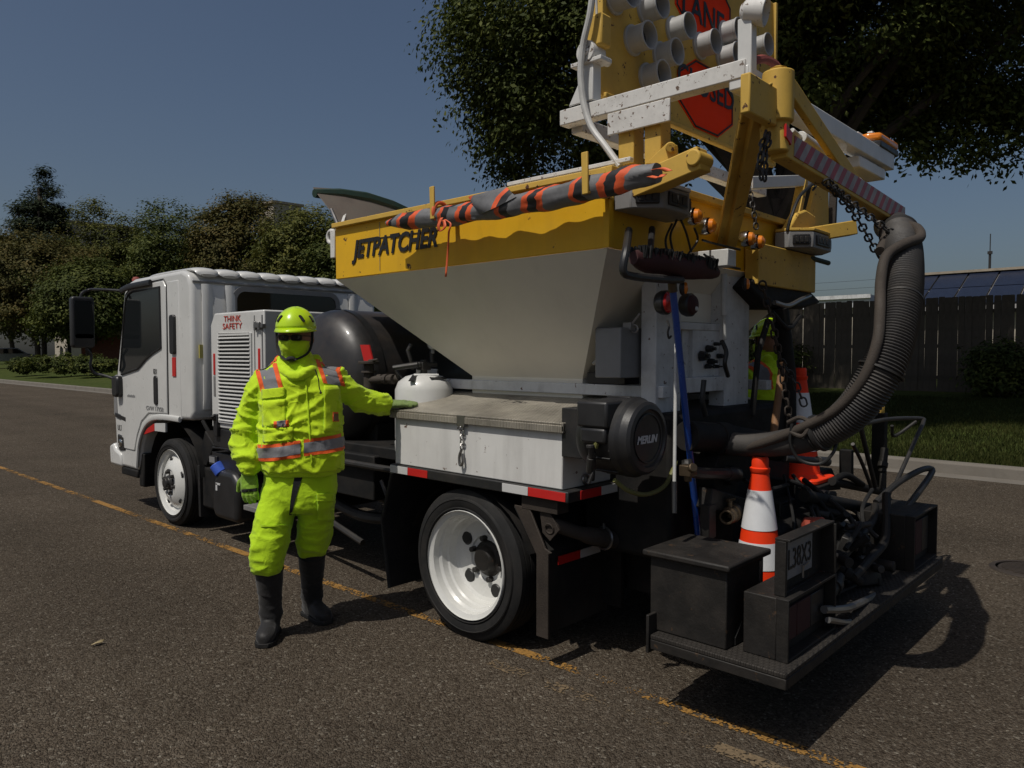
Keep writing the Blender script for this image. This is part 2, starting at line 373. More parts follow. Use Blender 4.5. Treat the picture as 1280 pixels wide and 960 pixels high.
mat('panel_frame', (.10,.11,.13), .4, metal=.7)
mat('car_grey', (.30,.31,.32), .3, metal=.3, coat=.5)
mat('strap_red', (.28,.06,.045), .7, var=.2, dirt=.2)
# ------------------------------------------------------------------ ground, road, kerb, lawn
def sheet(name, mt, pts, parent=None):
    mb = MB(); mb.add(pts, [tuple(range(len(pts)))]); return mb.build(name, mt, parent, flat=True)
def flat(name, mt, x0, x1, y0, y1, z, parent=None): return sheet(name, mt, [(x0,y0,z),(x1,y0,z),(x1,y1,z),(x0,y1,z)], parent)
struct(flat('ground', 'dry_ground', -500, 500, -500, 500, -.05))
KX = 11.25
road = struct(flat('road', 'asphalt', -9, KX-.35, -60, 220, 0.0))
struct(flat('gutter', 'concrete', KX-.35, KX, -60, 220, 0.002))
# painted lines lie 4 mm above the road
def strip(name, mt, a, b, w, z=.004):
    a, b = V(a), V(b); s = (b-a).normalized().cross(V((0,0,1)))*w/2
    return struct(sheet(name, mt, [tuple(V((p.x, p.y, z))) for p in (a-s, a+s, b+s, b-s)], road))
strip('road_line', 'worn_yellow', (2.985,.2,0), (2.70,17.5,0), .07)
strip('road_line', 'faint_yellow', (2.785,.2,0), (2.73,2.7,0), .085)
kerb = MB(); kerb.prism([(KX+.03,-60,-.04),(KX+.2,-60,-.04),(KX+.2,-60,.12),(KX+.03,-60,.12)], (0,280,0))
kerb = struct(kerb.build('kerb', 'concrete'))
seg0 = None
for i in range(34):                                   # each cast length of kerb, a joint between them
    y0 = -6+i*2.4
    if seg0 is None:
        mb = MB(); L = 2.385
        mb.prism([(KX,y0,-.03),(KX+.22,y0,-.03),(KX+.22,y0,.15),(KX+.045,y0,.15),(KX+.02,y0,.135)], (0,L,0))
        seg0 = mb.build('kerb_stone', 'concrete', kerb, bevel=.012)
    else: dup(seg0, (random.uniform(-.004,.004), y0+6, random.uniform(-.004,.004)))
def lawn_z(x): return .13 if x < KX+1.5 else .13+.5*min(1, (x-KX-1.5)/8.0)
mb = MB(); nx, ny = 40, 120; xs = [KX+.22+(70-KX)*(i/nx)**1.8 for i in range(nx+1)]; ys = [-40+240*j/ny for j in range(ny+1)]
mb.add([(x, y, lawn_z(x)+.03*noise.noise((x*.6, y*.6, 0))) for x in xs for y in ys],
       [(i*(ny+1)+j, (i+1)*(ny+1)+j, (i+1)*(ny+1)+j+1, i*(ny+1)+j+1) for i in range(nx) for j in range(ny)])
struct(mb.build('lawn', 'lawn_soil'))
# ------------------------------------------------------------------ leaf clouds
def quads(name, ctr, size, tint, mt, org, parent, aspect=.5, upbias=.6, vertical=False, bias=None):
    N = len(ctr); rs = np.random.RandomState(N % 9973)
    nrm = rs.normal(size=(N,3)); nrm[:,2] = np.abs(nrm[:,2])+upbias
    if bias is not None: nrm = nrm*.5+bias
    if vertical: nrm[:,2] *= .1
    nrm /= np.linalg.norm(nrm, axis=1)[:,None]
    t = rs.normal(size=(N,3))
    if vertical: t[:,2] = np.abs(t[:,2])*2+3
    t -= nrm*(t*nrm).sum(1)[:,None]; t /= np.linalg.norm(t, axis=1)[:,None]; b = np.cross(nrm, t)
    s = size[:,None]; c = ctr-np.array(org)
    co = np.stack([c-t*s*.5, c+b*s*aspect*.5+nrm*s*.06, c+t*s*.5, c-b*s*aspect*.5+nrm*s*.06], 1).reshape(-1,3)
    me = bpy.data.meshes.new(name); me.vertices.add(4*N); me.vertices.foreach_set('co', co.ravel().astype(np.float32))
    me.loops.add(4*N); me.loops.foreach_set('vertex_index', np.arange(4*N, dtype=np.int32))
    me.polygons.add(N); me.polygons.foreach_set('loop_start', np.arange(0, 4*N, 4, dtype=np.int32))
    at = me.attributes.new('tint', 'FLOAT', 'POINT'); at.data.foreach_set('value', np.repeat(tint, 4).astype(np.float32))
    me.materials.append(MATS[mt]); me.update(); me.validate()
    return link(name, me, org, parent)
def blob_points(blobs, n_clump, per, spread, seed, gap=.0, gscale=.8, shell=.45):
    """clump centres through a set of ellipsoids, leaves gathered round each centre"""
    rs = np.random.RandomState(seed); C = []
    vol = np.array([b[1][0]*b[1][1]*b[1][2] for b in blobs]); vol = vol**.8/np.sum(vol**.8)
    while len(C) < n_clump:
        b = blobs[rs.choice(len(blobs), p=vol)]; d = rs.normal(size=3); d /= np.linalg.norm(d)
        rr = rs.uniform(shell, 1.0)**.6
        loc = d*np.array(b[1])*rr*(1+.38*noise.noise(V(tuple(d*2.6+seed))))
        p = np.array(b[0])+loc[0]*np.array(RT)+loc[1]*np.array((FW.x, FW.y, 0))+loc[2]*np.array((0,0,1))
        if noise.noise(V(tuple(p*gscale+seed*3.1))) < gap-.5: continue
        C.append(p)
    C = np.array(C); tn = rs.uniform(0, 1, len(C))
    off = rs.normal(size=(len(C), per, 3))*np.array([1,1,.6])*spread
    pts = (C[:,None,:]+off).reshape(-1,3); tint = np.clip(np.repeat(tn, per)*.6+rs.uniform(0,.5,len(pts)), 0, 1)
    global LAST_BIAS
    ctr = C.mean(0); od = pts-np.repeat(C, per, 0); od /= np.linalg.norm(od, axis=1)[:,None]+1e-6; oc = C-ctr; oc /= np.linalg.norm(oc, axis=1)[:,None]+1e-6
    LAST_BIAS = od*.75+np.repeat(oc, per, 0)*.7+np.array((0,0,.35))
    return C, pts, tint
def tree(name, base, label, blobs, trunk_r, fork_z, n_clump, per, spread, leaf, mt, seed, limbs=14, gap=.25, gscale=.8, group=None, aspect=.5, shell=.45):
    base = V(base); t = thing(name, base, label, 'tree', group)
    C, pts, tint = blob_points(blobs, n_clump, per, spread, seed, gap, gscale, shell)
    rs = random.Random(seed); mb = MB(); fork = V((base.x+rs.uniform(-.2,.2), base.y+rs.uniform(-.2,.2), fork_z))
    mb.tube(spline([base-V((0,0,.3)), base+V((0,0,.25)), base.lerp(fork,.6)+V((.06,.05,0)), fork], 4), [trunk_r*(1.35 if i < 2 else 1.0-.25*i/12) for i in range(13)], 12)
    order = list(range(len(C))); rs.shuffle(order)
    for i in order[:limbs]:
        e = V(C[i]); mid = fork.lerp(e, .5)+V((rs.uniform(-.3,.3), rs.uniform(-.3,.3), rs.uniform(0,.5)))
        st = base.lerp(fork, rs.uniform(.8,1.0)); pl = spline([st, mid, e], 5); k = len(pl)
        mb.tube(pl, [trunk_r*(.5-.43*j/(k-1)) for j in range(k)], 7)
        for q in range(3):
            j = order[(i*7+q*13) % len(order)]; e2 = V(C[j])
            if (e2-mid).length < (e-fork).length*.8:
                pl2 = spline([mid, mid.lerp(e2,.5)+V((0,0,.15)), e2], 4); mb.tube(pl2, [trunk_r*(.22-.17*a/(len(pl2)-1)) for a in range(len(pl2))], 5)
    mb.build('trunk', 'bark', t)
    sz = leaf*np.random.RandomState(seed).uniform(.65, 1.3, len(pts))
    quads('crown', pts, sz, tint, mt, base, t, aspect, bias=LAST_BIAS)
    return t
# big tree on the lawn behind the truck
TB = V((13.4, 5.9, .2))
def E(px, py, d, r): return (tuple(M(px, py, d)), r)
big = [E(630,55,13.4,(1.2,1.6,1.5)), E(635,150,13.6,(.75,1.4,1.1)), E(690,190,14.3,(1.1,1.5,1.2)), E(745,70,14,(2.0,2.2,2.3)), E(880,10,14.2,(3.0,3.2,2.6)),
       E(1060,0,13.2,(2.9,3.0,2.35)), E(1235,40,12.6,(1.9,2.2,1.75)), E(1020,130,13.6,(1.6,1.6,1.0)), E(1245,165,12.2,(.75,.8,.55)), E(1150,110,12.8,(.8,1.0,.9)),
       E(1160,178,12.6,(.35,.4,.4)), E(880,-200,14.2,(5.4,5.0,2.8)), E(1180,-150,13,(4.2,4.2,2.4)), E(700,-70,13.6,(1.6,2.0,1.6)), E(640,0,13.4,(1.0,1.0,1.0))]
tree('broadleaf_tree', TB, 'large dense broadleaf tree spreading over the lawn behind the fence side of the truck', big, .28, 4.4, 3300, 145, .24, .108, 'leaf_dark', 11, limbs=26, gap=.20, gscale=.55, aspect=.48)
# row of trees far up the street
far_specs = [  # px, top y, half width px, distance, material, label, crown base y
    (45, 288, 75, 46, 'leaf_rust', 'rust tinged roadside tree in front of the tall conifer', 425),
    (150, 258, 60, 50, 'leaf_olive', 'olive green roadside tree beside the beige office block', 420),
    (225, 238, 62, 47, 'leaf_dark', 'dark green roadside tree with a ragged flat top', 420),
    (305, 240, 58, 45, 'leaf_rust', 'brown tinged tree rising above the truck cab roof', 400),
    (382, 250, 60, 42, 'leaf_olive', 'olive tree between the cab roof and the yellow hopper', 400),
    (455, 275, 60, 40, 'leaf_dark', 'dark tree mostly hidden behind the yellow hopper', 400),
    (110, 330, 60, 42, 'leaf_dark', 'low dark tree casting shade over the clipped hedge', 428),
    (15, 320, 50, 55, 'leaf_dark', 'dark tree beyond the parked car', 425), (185, 290, 70, 60, 'leaf_dark', 'dark bushy tree standing behind the olive roadside tree', 428),
    (265, 285, 70, 56, 'leaf_olive', 'low olive tree filling the gap behind the cab roof', 428), (345, 285, 70, 54, 'leaf_dark', 'dark tree filling the gap below the pale building corner', 425),
    (85, 300, 60, 66, 'leaf_olive', 'dense olive tree between the conifer and the office block', 425)]
for i, (px, ty, hw, d, mt, lab, by) in enumerate(far_specs):
    d *= 1.32
    m = d/FPX; hz = (by-ty)*m/2; r = hw*m
    c = M(px, (ty+by)/2, d); base = V((c.x, c.y, lawn_z(c.x)))
    bl = [(tuple(c), (r*.95, r*.9, hz*.9))]
    rs = random.Random(i+40)
    for k in range(7): bl.append((tuple(c+RT*rs.uniform(-.8,.8)*r+V((0,0,rs.uniform(-.6,.8)*hz))), (r*.4, r*.4, hz*.38)))
    tree('roadside_tree', base, lab, bl, .24, base.z+2.6, 460, 80, .46, .25, mt, 60+i, limbs=9, gap=.28, gscale=.45, group='trees along the far lawn')
# conifer
cp = M(52, 300, 84); cb = V((cp.x, cp.y, .4)); top = M(60, 214, 84).z
bl = []
for k in range(9):
    f = k/8; z = 6+f*(top-6.6); r = (1-f)**.8*6.0+.6
    bl.append(((cb.x, cb.y, z), (r, r, .95)))
bl.append(((cb.x+.3, cb.y, top-.6), (.5,.5,.9)))
tree('conifer_tree', cb, 'tall dark conifer with a pointed top beyond the roadside trees', bl, .3, top-2, 900, 80, .48, .46, 'leaf_pine', 90, limbs=20, gap=.22, gscale=.5, aspect=.3)
# hedges and shrubs
def shrub(name, c, r, label, mt, n, leaf, seed, cat='shrub', group=None):
    c = V(c); t = thing(name, (c.x, c.y, c.z-r[2]), label, cat, group)
    C, pts, tint = blob_points([(tuple(c), r)], n, 30, min(r)*.22, seed, .1, 1.5, .3)
    quads('crown', pts, leaf*np.random.RandomState(seed).uniform(.6,1.3,len(pts)), tint, mt, ORG[t.name], t, bias=LAST_BIAS)
    mb = MB()
    for k in range(6):
        a = k*1.05; mb.tube([c-V((0,0,r[2])), c+V((math.cos(a)*r[0]*.5, math.sin(a)*r[1]*.5, r[2]*.2))], [.03,.012], 6)
    mb.build('stem', 'bark', t)
for i, (px, py, d, rr, lab) in enumerate([(75, 447, 44, (2.6,.9,.55), 'low clipped hedge on the lawn under the dark trees'), (118, 446, 42, (1.3,.8,.5), 'short hedge end beside the brick building'), (30, 447, 47, (.9,.8,.45), 'small round hedge near the parked car')]):
    c = M(px, py, d); c.z = .45+rr[2]; shrub('hedge', c, rr, lab, 'leaf_dark', 160, .16, 120+i, 'hedge', 'hedges along the far lawn')
for i, (y, rr, lab) in enumerate([(9.6, (1.5,.8,.75), 'dark shrub at the fence behind the white barrelled cone'), (3.6, (.9,.6,.65), 'dark shrub against the fence by the sunlit grass')]):
    shrub('shrub', (20.3, y, .6+rr[2]), rr, lab, 'leaf_dark', 260, .11, 130+i, 'shrub', 'shrubs along the fence')
# grass blades on the near lawn
rs = np.random.RandomState(3); N = 90000
gx = KX+.25+(rs.uniform(0,1,N)**1.25)*8.2; gy = rs.uniform(-1.5, 11, N)
gz = np.array([lawn_z(x) for x in gx])+.025
tn = np.clip(rs.uniform(0,.7,N)+.35*np.array([noise.noise((x*.9, y*.9, 3)) for x, y in zip(gx, gy)])+.15, 0, 1)
gr = quads('grass', np.stack([gx,gy,gz],1), rs.uniform(.05,.11,N), tn, 'grass_blade', (16,5,.1), None, aspect=.14, vertical=True)
tag(gr, 'short mown grass on the lawn beside the kerb', 'grass'); gr['kind'] = 'stuff'
# ------------------------------------------------------------------ fence of single boards
FX = 21.4; fen = thing('board_fence', (FX, 5, .55), 'tall dark weathered board fence along the back of the lawn', 'fence')
mb = MB(); mb.bb(FX+.02, FX+.06, -7, 17.5, .95, 1.04); mb.bb(FX+.02, FX+.06, -7, 17.5, 1.75, 1.84); mb.bb(FX+.02, FX+.06, -7, 17.5, 2.6, 2.69); mb.build('rail', 'fence_wood', fen)
b0 = None
for i in range(163):
    y = -7+i*.15
    if b0 is None:
        mb = MB(); mb.prism([(FX,y,.5),(FX,y+.146,.5),(FX,y+.146,3.01),(FX,y+.13,3.03),(FX,y+.016,3.03),(FX,y,3.01)], (.02,0,0)); b0 = mb.build('board', 'fence_wood', fen)
    else:
        o = dup(b0, (random.uniform(-.014,.008), i*.15+random.uniform(-.004,.004), random.uniform(-.02,.015))); o.rotation_euler.x = random.uniform(-.006,.006)
for i in range(10):
    mb = MB(); y = -6.6+i*2.6; mb.bb(FX+.06, FX+.16, y, y+.1, .4, 2.9); mb.build('post', 'fence_wood', fen)
# ------------------------------------------------------------------ buildings beyond the fence
sb = thing('solar_building', (36, 2, .3), 'low building with blue solar panels on its roof behind the fence', 'building')
mb = MB(); mb.bb(33, 41, -9, 9.8, .3, 3.2); mb.build('wall', 'beige_wall', sb)
mb = MB(); mb.prism([(32.6,-9.3,3.2),(36.4,-9.3,5.0),(40.2,-9.3,3.2)], (0,19.4,0)); rf = mb.build('roof', 'roof_grey', sb)
mb = MB(); mb.bar((36.2,-9.4,5.03), (36.2,10.2,5.03), .5, .10); mb.build('ridge_cap', 'stone_trim', rf)
sl0 = V((3.8,0,1.8)).normalized(); sn = V((-1.8,0,3.8)).normalized(); p0 = None
for i in range(17):
    for j in range(2):
        y = -8.9+i*1.1; c = V((32.6,0,3.2))+sl0*(.55+j*1.75+.85)+sn*.08
        if p0 is None:
            R = Matrix((sl0, (0,1,0), sn)).transposed(); mb = MB(); mb.box((c.x,y+.5,c.z), (1.68,1.03,.04), R)
            base_c = V((c.x,y+.5,c.z)); p0 = mb.build('solar_panel', 'solar_panel', rf)
        else: dup(p0, V((c.x,y+.5,c.z))-base_c)
wb = thing('white_warehouse', (35, 16, .3), 'long low white roofed building seen over the dark fence', 'building')
mb = MB(); mb.bb(34.2, 44, 11, 34, .3, 3.6); mb.build('wall', 'beige_wall', wb)
mb = MB(); mb.bb(34, 44.2, 10.8, 34.2, 3.6, 4.12); rf = mb.build('roof', 'roof_white', wb)
mb = MB(); mb.bb(33.9, 34, 10.75, 34.25, 3.98, 4.14); mb.build('eave', 'frame_white', rf)
mp = P(1237, 336, x=37.5)
mb = MB(); mb.tube([(mp.x,mp.y,4.2), (mp.x,mp.y,5.9)], .05, 8); mb.tube([(mp.x,mp.y,5.9),(mp.x,mp.y,6.7)], .02, 6); mb.box((mp.x,mp.y,5.9), (.16,.16,.12)); mb.box((mp.x,mp.y,4.85),(.3,.3,.3))
tag(mb.build('antenna_mast', 'dark_steel'), 'thin antenna mast standing above the solar roof', 'antenna')
for k in range(2):
    pts = []
    for i in range(13): t = i/12; pts.append((52, 50-62*t, 6.9+k*.5-1.0*math.sin(math.pi*t)))
    mb = MB(); mb.tube(pts, .009, 5)
    tag(mb.build('power_line', 'ink_black'), ('lower' if k == 0 else 'upper')+' of two thin overhead wires crossing the sky beyond the white roof', 'wire', 'overhead wires')
# far buildings
def office(name, px, py, d, w, dep, label, mt='beige_wall'):
    c = M(px, py, d); t = thing(name, (c.x, c.y, .2), label, 'building'); h = c.z
    mb = MB(); R = Matrix.Rotation(math.radians(-4), 3, 'Z'); mb.box((c.x, c.y, (h+.2)/2), (dep, w, h-.2), R); wl_ = mb.build('wall', mt, t, bevel=.05)
    mb = MB(); mb.box((c.x, c.y, h+.12), (dep+.5, w+.5, .3), R); mb.build('roof', 'stone_trim', t)
    p0 = None
    for k in range(int(w/3.2)):
        for s in range(int(h/3.4)):
            q = V((c.x,c.y,0))+R@V((-dep/2-.03, -w/2+1.6+k*3.2, 0)); q.z = 1.6+s*3.4
            if p0 is None: mb = MB(); mb.box(q, (.08,1.7,1.6), R); p0 = mb.build('window', 'tinted_glass', wl_); q0 = V(q)
            else: dup(p0, V(q)-q0)
office('office_block', 122, 287, 112, 9, 10, 'beige office block top showing beside the conifer')
office('office_block', 352, 258, 100, 3.4, 4, 'pale building corner showing above the trees behind the cab')
bh = thing('brick_building', (M(135,430,60).x, M(135,430,60).y, .4), 'red brick building with a stone coloured upper band behind the cab mirror', 'building')
c = M(140, 430, 60); R = Matrix.Rotation(math.radians(-20), 3, 'Z')
mb = MB(); mb.box((c.x,c.y,1.7), (4,5,2.6), R); w_ = mb.build('wall', 'brick_wall', bh)
mb = MB(); mb.box((c.x,c.y,3.5), (4.2,5.2,1.0), R); mb.build('upper_band', 'stone_trim', bh)
mb = MB(); mb.box((c.x,c.y,4.08), (4.6,5.6,.16), R); mb.build('roof', 'roof_grey', bh)
for k in (-1.4, 0, 1.4):
    mb = MB(); q = V((c.x,c.y,1.9))+R@V((-2.02,k,0)); mb.box(q, (.08,.7,1.1), R); mb.build('window', 'tinted_glass', w_)
# parked car far up the street
q = M(6, 440, 62); q.z = .6; ct = thing('parked_car', q, 'pale grey car parked beyond the hedges far up the street', 'car')
prof = [(-2.1,.35),(-2.15,.75),(-1.9,.9),(-1.2,1.0),(-.6,1.45),(.7,1.48),(1.4,1.02),(2.0,.92),(2.15,.6),(2.1,.35)]
mb = MB(); mb.prism([(q.x+a, q.y-.85, q.z+z) for a, z in prof], (0,1.7,0)); body = mb.build('body', 'car_grey', ct, bevel=.08)
mb = MB(); mb.prism([(q.x+a, q.y-.87, q.z+z) for a, z in [(-1.0,1.0),(-.55,1.38),(.6,1.4),(1.2,1.02)]], (0,.03,0)); mb.build('side_window', 'tinted_glass', body)
for a in (-1.3, 1.35):
    for yy in (-.86, .7):
        mb = MB(); mb.cyl((q.x+a,q.y+yy,q.z+.32),(q.x+a,q.y+yy+.18,q.z+.32),.32); w_ = mb.build('wheel','rubber',ct,bevel=.02)
        mb = MB(); s_ = -.01 if yy < 0 else .19; mb.cyl((q.x+a,q.y+yy+s_-.01,q.z+.32),(q.x+a,q.y+yy+s_+.01,q.z+.32),.2); mb.build('rim','bare_steel',w_)
# small things on the ground
q = P(1288, 713, z=0)
mh = MB(); mh.lathe([(.0,.006),(.20,.006),(.205,.0),(.22,.0),(.22,.010),(.25,.010),(.26,.002)], q, (0,0,1), 40)
for k in range(9): mh.box((q.x-.16+k*.04, q.y, .009), (.02,2*math.sqrt(max(.004,.18**2-(-.16+k*.04)**2)),.008))
tag(mh.build('manhole_cover', 'rusty_steel'), 'round iron manhole cover set in the road near the kerb', 'manhole')
q = P(122, 804, z=.012)
lf = MB(); lf.add([q+V((-.035,0,0)), q+V((-.012,-.014,.008)), q+V((.02,-.011,.004)), q+V((.036,.002,.012)), q+V((.018,.014,.01)), q+V((-.014,.012,.002))], [(0,1,2,3,4,5)])
mat('dry_leaf', (.38,.30,.16), .8, var=.2); lo_ = lf.build('dry_leaf', 'dry_leaf'); sf = lo_.modifiers.new('s','SOLIDIFY'); sf.thickness = .002
tag(lo_, 'single pale dry leaf lying on the open asphalt', 'leaf')
# ------------------------------------------------------------------ the patching truck (built in world metres; forward is +Y, its left side faces -X)
CX = 3.93
T = thing('patching_truck', (CX, 4.8, 0), 'white cab road patching truck with yellow hopper and folded arrow board', 'truck')
def part(mb, name, mt, parent=T, bevel=.004, **k): return mb.build(name, mt, parent, bevel=bevel, **k)
# ---- chassis
mb = MB()
for x in (3.5, 4.28): mb.bb(x, x+.08, 1.75, 8.1, .62, .86)
for y in (1.8, 2.5, 3.6, 4.4, 5.3, 6.2, 7.4): mb.bb(3.58, 4.28, y, y+.08, .66, .82)
part(mb, 'chassis_frame', 'chassis_black')
mb = MB(); mb.tube([(3.2,3.03,.42),(4.66,3.03,.42)], .075, 12); mb.sphere((3.93,3.03,.42), .19); mb.tube([(3.93,3.1,.45),(3.93,6.4,.62)], .05, 10); part(mb, 'rear_axle', 'chassis_black', bevel=0)
mb = MB(); mb.tube([(3.1,7.06,.40),(4.76,7.06,.40)], .055, 10); part(mb, 'front_axle', 'chassis_black', bevel=0)
for x in (3.42, 4.44):
    mb = MB()
    for k in range(5): mb.bb(x-.035, x+.035, 3.03-.55+k*.09, 3.03+.55-k*.09, .50+k*.016, .513+k*.016)
    part(mb, 'leaf_spring', 'chassis_black', bevel=0)
mb = MB(); mb.bb(3.3, 4.6, 5.0, 5.9, .38, .78); part(mb, 'fuel_tank', 'chassis_black', bevel=.03)
mb = MB(); mb.bb(3.45, 4.45, 6.45, 7.9, .5, 1.0); part(mb, 'engine', 'chassis_black', bevel=.03)
mb = MB(); mb.tube(spline([(3.2,4.9,.5),(3.15,4.3,.45),(3.4,3.8,.5),(3.6,3.5,.6)],5), .04, 10); mb.tube([(3.05,5.2,.52),(3.05,4.25,.30)], .022, 8); mb.tube([(3.3,5.0,.62),(3.1,4.0,.60)], .02, 8); mb.tube(spline([(2.95,3.9,.78),(2.93,3.82,.70),(2.97,3.8,.55),(3.1,3.9,.5)],5), .014, 8); part(mb, 'underbody_pipe', 'dark_steel', bevel=0)
mb = MB(); mb.bb(3.0, 3.5, 4.05, 5.2, .62, .92); mb.bb(3.05, 4.8, 3.7, 5.35, .90, .98); part(mb, 'mid_deck', 'chassis_black', bevel=.01)
mb = MB(); mb.tube([(2.96,4.6,.86),(2.96,3.68,.86)], .022, 10); mb.tube([(2.96,3.72,.86),(2.96,3.66,.86)], .03, 8); part(mb, 'side_pipe', 'dark_steel', bevel=0)
# ---- wheels: tyre + rim, axis along X
def tyre_prof(r, ri, w):
    p = [(ri, -w*.42), (ri+.02, -w*.47), (ri+(r-ri)*.35, -w*.52), (ri+(r-ri)*.62, -w*.53), (r-.045, -w*.49), (r-.014, -w*.44), (r-.002, -w*.40)]
    for gx in (-.25, -.085, .085, .25): p += [(r, (gx-.018)*w), (r-.011, (gx-.014)*w), (r-.011, (gx+.014)*w), (r, (gx+.018)*w)]
    p += [(q, -t) for q, t in reversed(p[:7])]; return p
def wheel(x, y, z, kind, sgn):
    """x is the outer side wall; sgn -1 = left side of the truck"""
    w = .22; r = .424 if kind == 'rear' else .405; ri = .292; ax = (-sgn, 0, 0); c = V((x-sgn*w*.5, y, z))
    mb = MB(); mb.lathe(tyre_prof(r, ri, w), c, ax, 64); wh = part(mb, 'wheel', 'rubber', bevel=0, ang=28); wh['label'] = kind+' wheel with black tyre and white steel rim'
    # lettering ring / side wall rib
    mb = MB(); mb.torus(c+V((sgn*w*.525,0,0)), ax, r-.055, .004, 48, 5); mb.torus(c+V((sgn*w*.51,0,0)), ax, ri+.028, .005, 48, 5); part(mb, 'sidewall_rib', 'rubber', wh, bevel=0)
    o = -w*.5   # profile t is measured inwards from the outer face
    if kind == 'rear':   # deep dish, disc set far in
        pr = [(ri+.012, o-.004), (ri+.016, o+.004), (ri+.004, o+.010), (.278, o+.018), (.274, o+.055), (.262, o+.070), (.258, o+.105), (.250, o+.116), (.247, o+.145), (.240, o+.162), (.222, o+.174), (.18, o+.182), (.135, o+.185), (.128, o+.196), (.09, o+.198), (.0, o+.198)]
        hz, hr, hole_r, nh = .178, .190, .041, 5
    else:
        pr = [(ri+.012, o-.004), (ri+.016, o+.004), (ri+.002, o+.012), (.272, o+.022), (.262, o+.05), (.250, o+.055), (.238, o+.035), (.20, o+.012), (.155, o-.012), (.128, o-.016), (.120, o-.004), (.08, o-.004), (.0, o-.004)]
        hz, hr, hole_r, nh = .018, .207, .030, 5
    mb = MB(); mb.lathe([(q, t) for q, t in pr], c, ax, 56); rim = part(mb, 'rim', 'rim_white', wh, bevel=0, ang=17 if kind == 'rear' else 40)
    h0 = None
    for k in range(nh):
        a = 2*math.pi*(k+(.42 if kind == 'rear' else .15))/nh; p = c+V((-sgn*(o+hz), math.cos(a)*hr, math.sin(a)*hr))
        if h0 is None:
            mb = MB(); mb.lathe([(0, .004), (hole_r*.86, .004), (hole_r, -.003), (hole_r*1.06, -.002)], p, (sgn,0,0), 20); h0 = part(mb, 'hand_hole', 'ink_black', rim, bevel=0); pp = p
        else: dup(h0, p-pp)
    ho = V((-sgn*(o+(.196 if kind == 'rear' else -.004)), 0, 0))
    mb = MB()
    if kind == 'rear': mb.lathe([(.105,0),(.10,.012),(.078,.02),(.072,.045),(.06,.058),(.0,.06)], c+ho, (sgn,0,0), 28)
    else: mb.lathe([(.072,0),(.068,.02),(.05,.03),(.046,.06),(.0,.064)], c+ho, (sgn,0,0), 24)
    part(mb, 'hub', 'tar_steel' if kind == 'rear' else 'dark_steel', rim, bevel=.004)
    n0 = None; nr = .118 if kind == 'rear' else .098
    for k in range(6):
        a = 2*math.pi*(k+.3)/6; p = c+ho+V((0, math.cos(a)*nr, math.sin(a)*nr))
        if n0 is None: mb = MB(); mb.cyl(p-V((sgn*.01,0,0)), p+V((sgn*.035,0,0)), .019, .017, 6); n0 = part(mb, 'lug_nut', 'dark_steel', rim, bevel=.002); pn = p
        else: dup(n0, p-pn)
    return wh
wheel(2.86, 3.035, .418, 'rear', -1)
mb = MB(); mb.lathe(tyre_prof(.405, .292, .22), (3.24,3.03,.405), (1,0,0), 48); mb.lathe([(.30,-.09),(.25,-.06),(.1,-.05),(0,-.05)], (3.24,3.03,.405), (1,0,0), 32); part(mb, 'inner_wheel', 'rubber', bevel=0)
mb = MB(); mb.lathe(tyre_prof(.405, .292, .22), (4.62,3.03,.405), (1,0,0), 48); mb.lathe([(.30,-.09),(.25,-.06),(.1,-.05),(0,-.05)], (4.62,3.03,.405), (1,0,0), 32); part(mb, 'inner_wheel', 'rubber', bevel=0)
wheel(5.0, 3.035, .418, 'rear', 1)
wheel(2.93, 7.08, .40, 'front', -1)
wheel(4.93, 7.08, .40, 'front', 1)
# ---- cab
XL, XR = 2.94, 4.94
prof = [(8.46,.50),(8.50,.95),(8.46,1.28),(8.40,1.42),(8.17,2.22),(8.08,2.31),(7.9,2.345),(6.80,2.35),(6.68,2.31),(6.62,2.2),(6.62,1.06),(6.66,1.0),(7.30,.985),(7.52,.95),(7.68,.86),(7.80,.70),(7.86,.50),(7.90,.42),(8.42,.42)]
mb = MB(); mb.prism([(XL,y,z) for y, z in prof], (XR-XL,0,0)); cab = part(mb, 'cab', 'cab_white', bevel=.07, seg=4)
mb = MB()   # raised panel behind the door with the rounded rear corner
mb.prism([(XL-.004,y,z) for y, z in [(7.10,1.0),(7.12,2.27),(6.86,2.27),(6.84,1.0)]], (.03,0,0)); part(mb, 'corner_panel', 'cab_white', cab, bevel=.012, seg=3)
for i in range(9):
    x = XL+.16+i*.21; mb = MB(); mb.tube(spline([(x,6.615,2.30),(x,6.67,2.342),(x,6.85,2.357),(x,7.5,2.357),(x,7.85,2.335)],4), [.075,.098,.108,.11,.112]+[.113]*8+[.11,.10,.08,.06], 12, squash=(.24,(0,0,1))) ; part(mb, 'roof_rib', 'cab_white', cab, bevel=0)
mb = MB(); mb.bb(XL+.02, XR-.02, 6.615, 6.64, 2.235, 2.25); part(mb, 'roof_seam', 'grey_plastic', cab, bevel=.003)
for x in (XL+.14, XL+.36, XR-.3): mb = MB(); mb.tube([(x,6.62,1.1),(x,6.60,1.2),(x,6.60,2.12),(x,6.62,2.22)], .05, 10, squash=(.4,(0,1,0))); part(mb, 'rear_pressing', 'cab_white', cab, bevel=0)
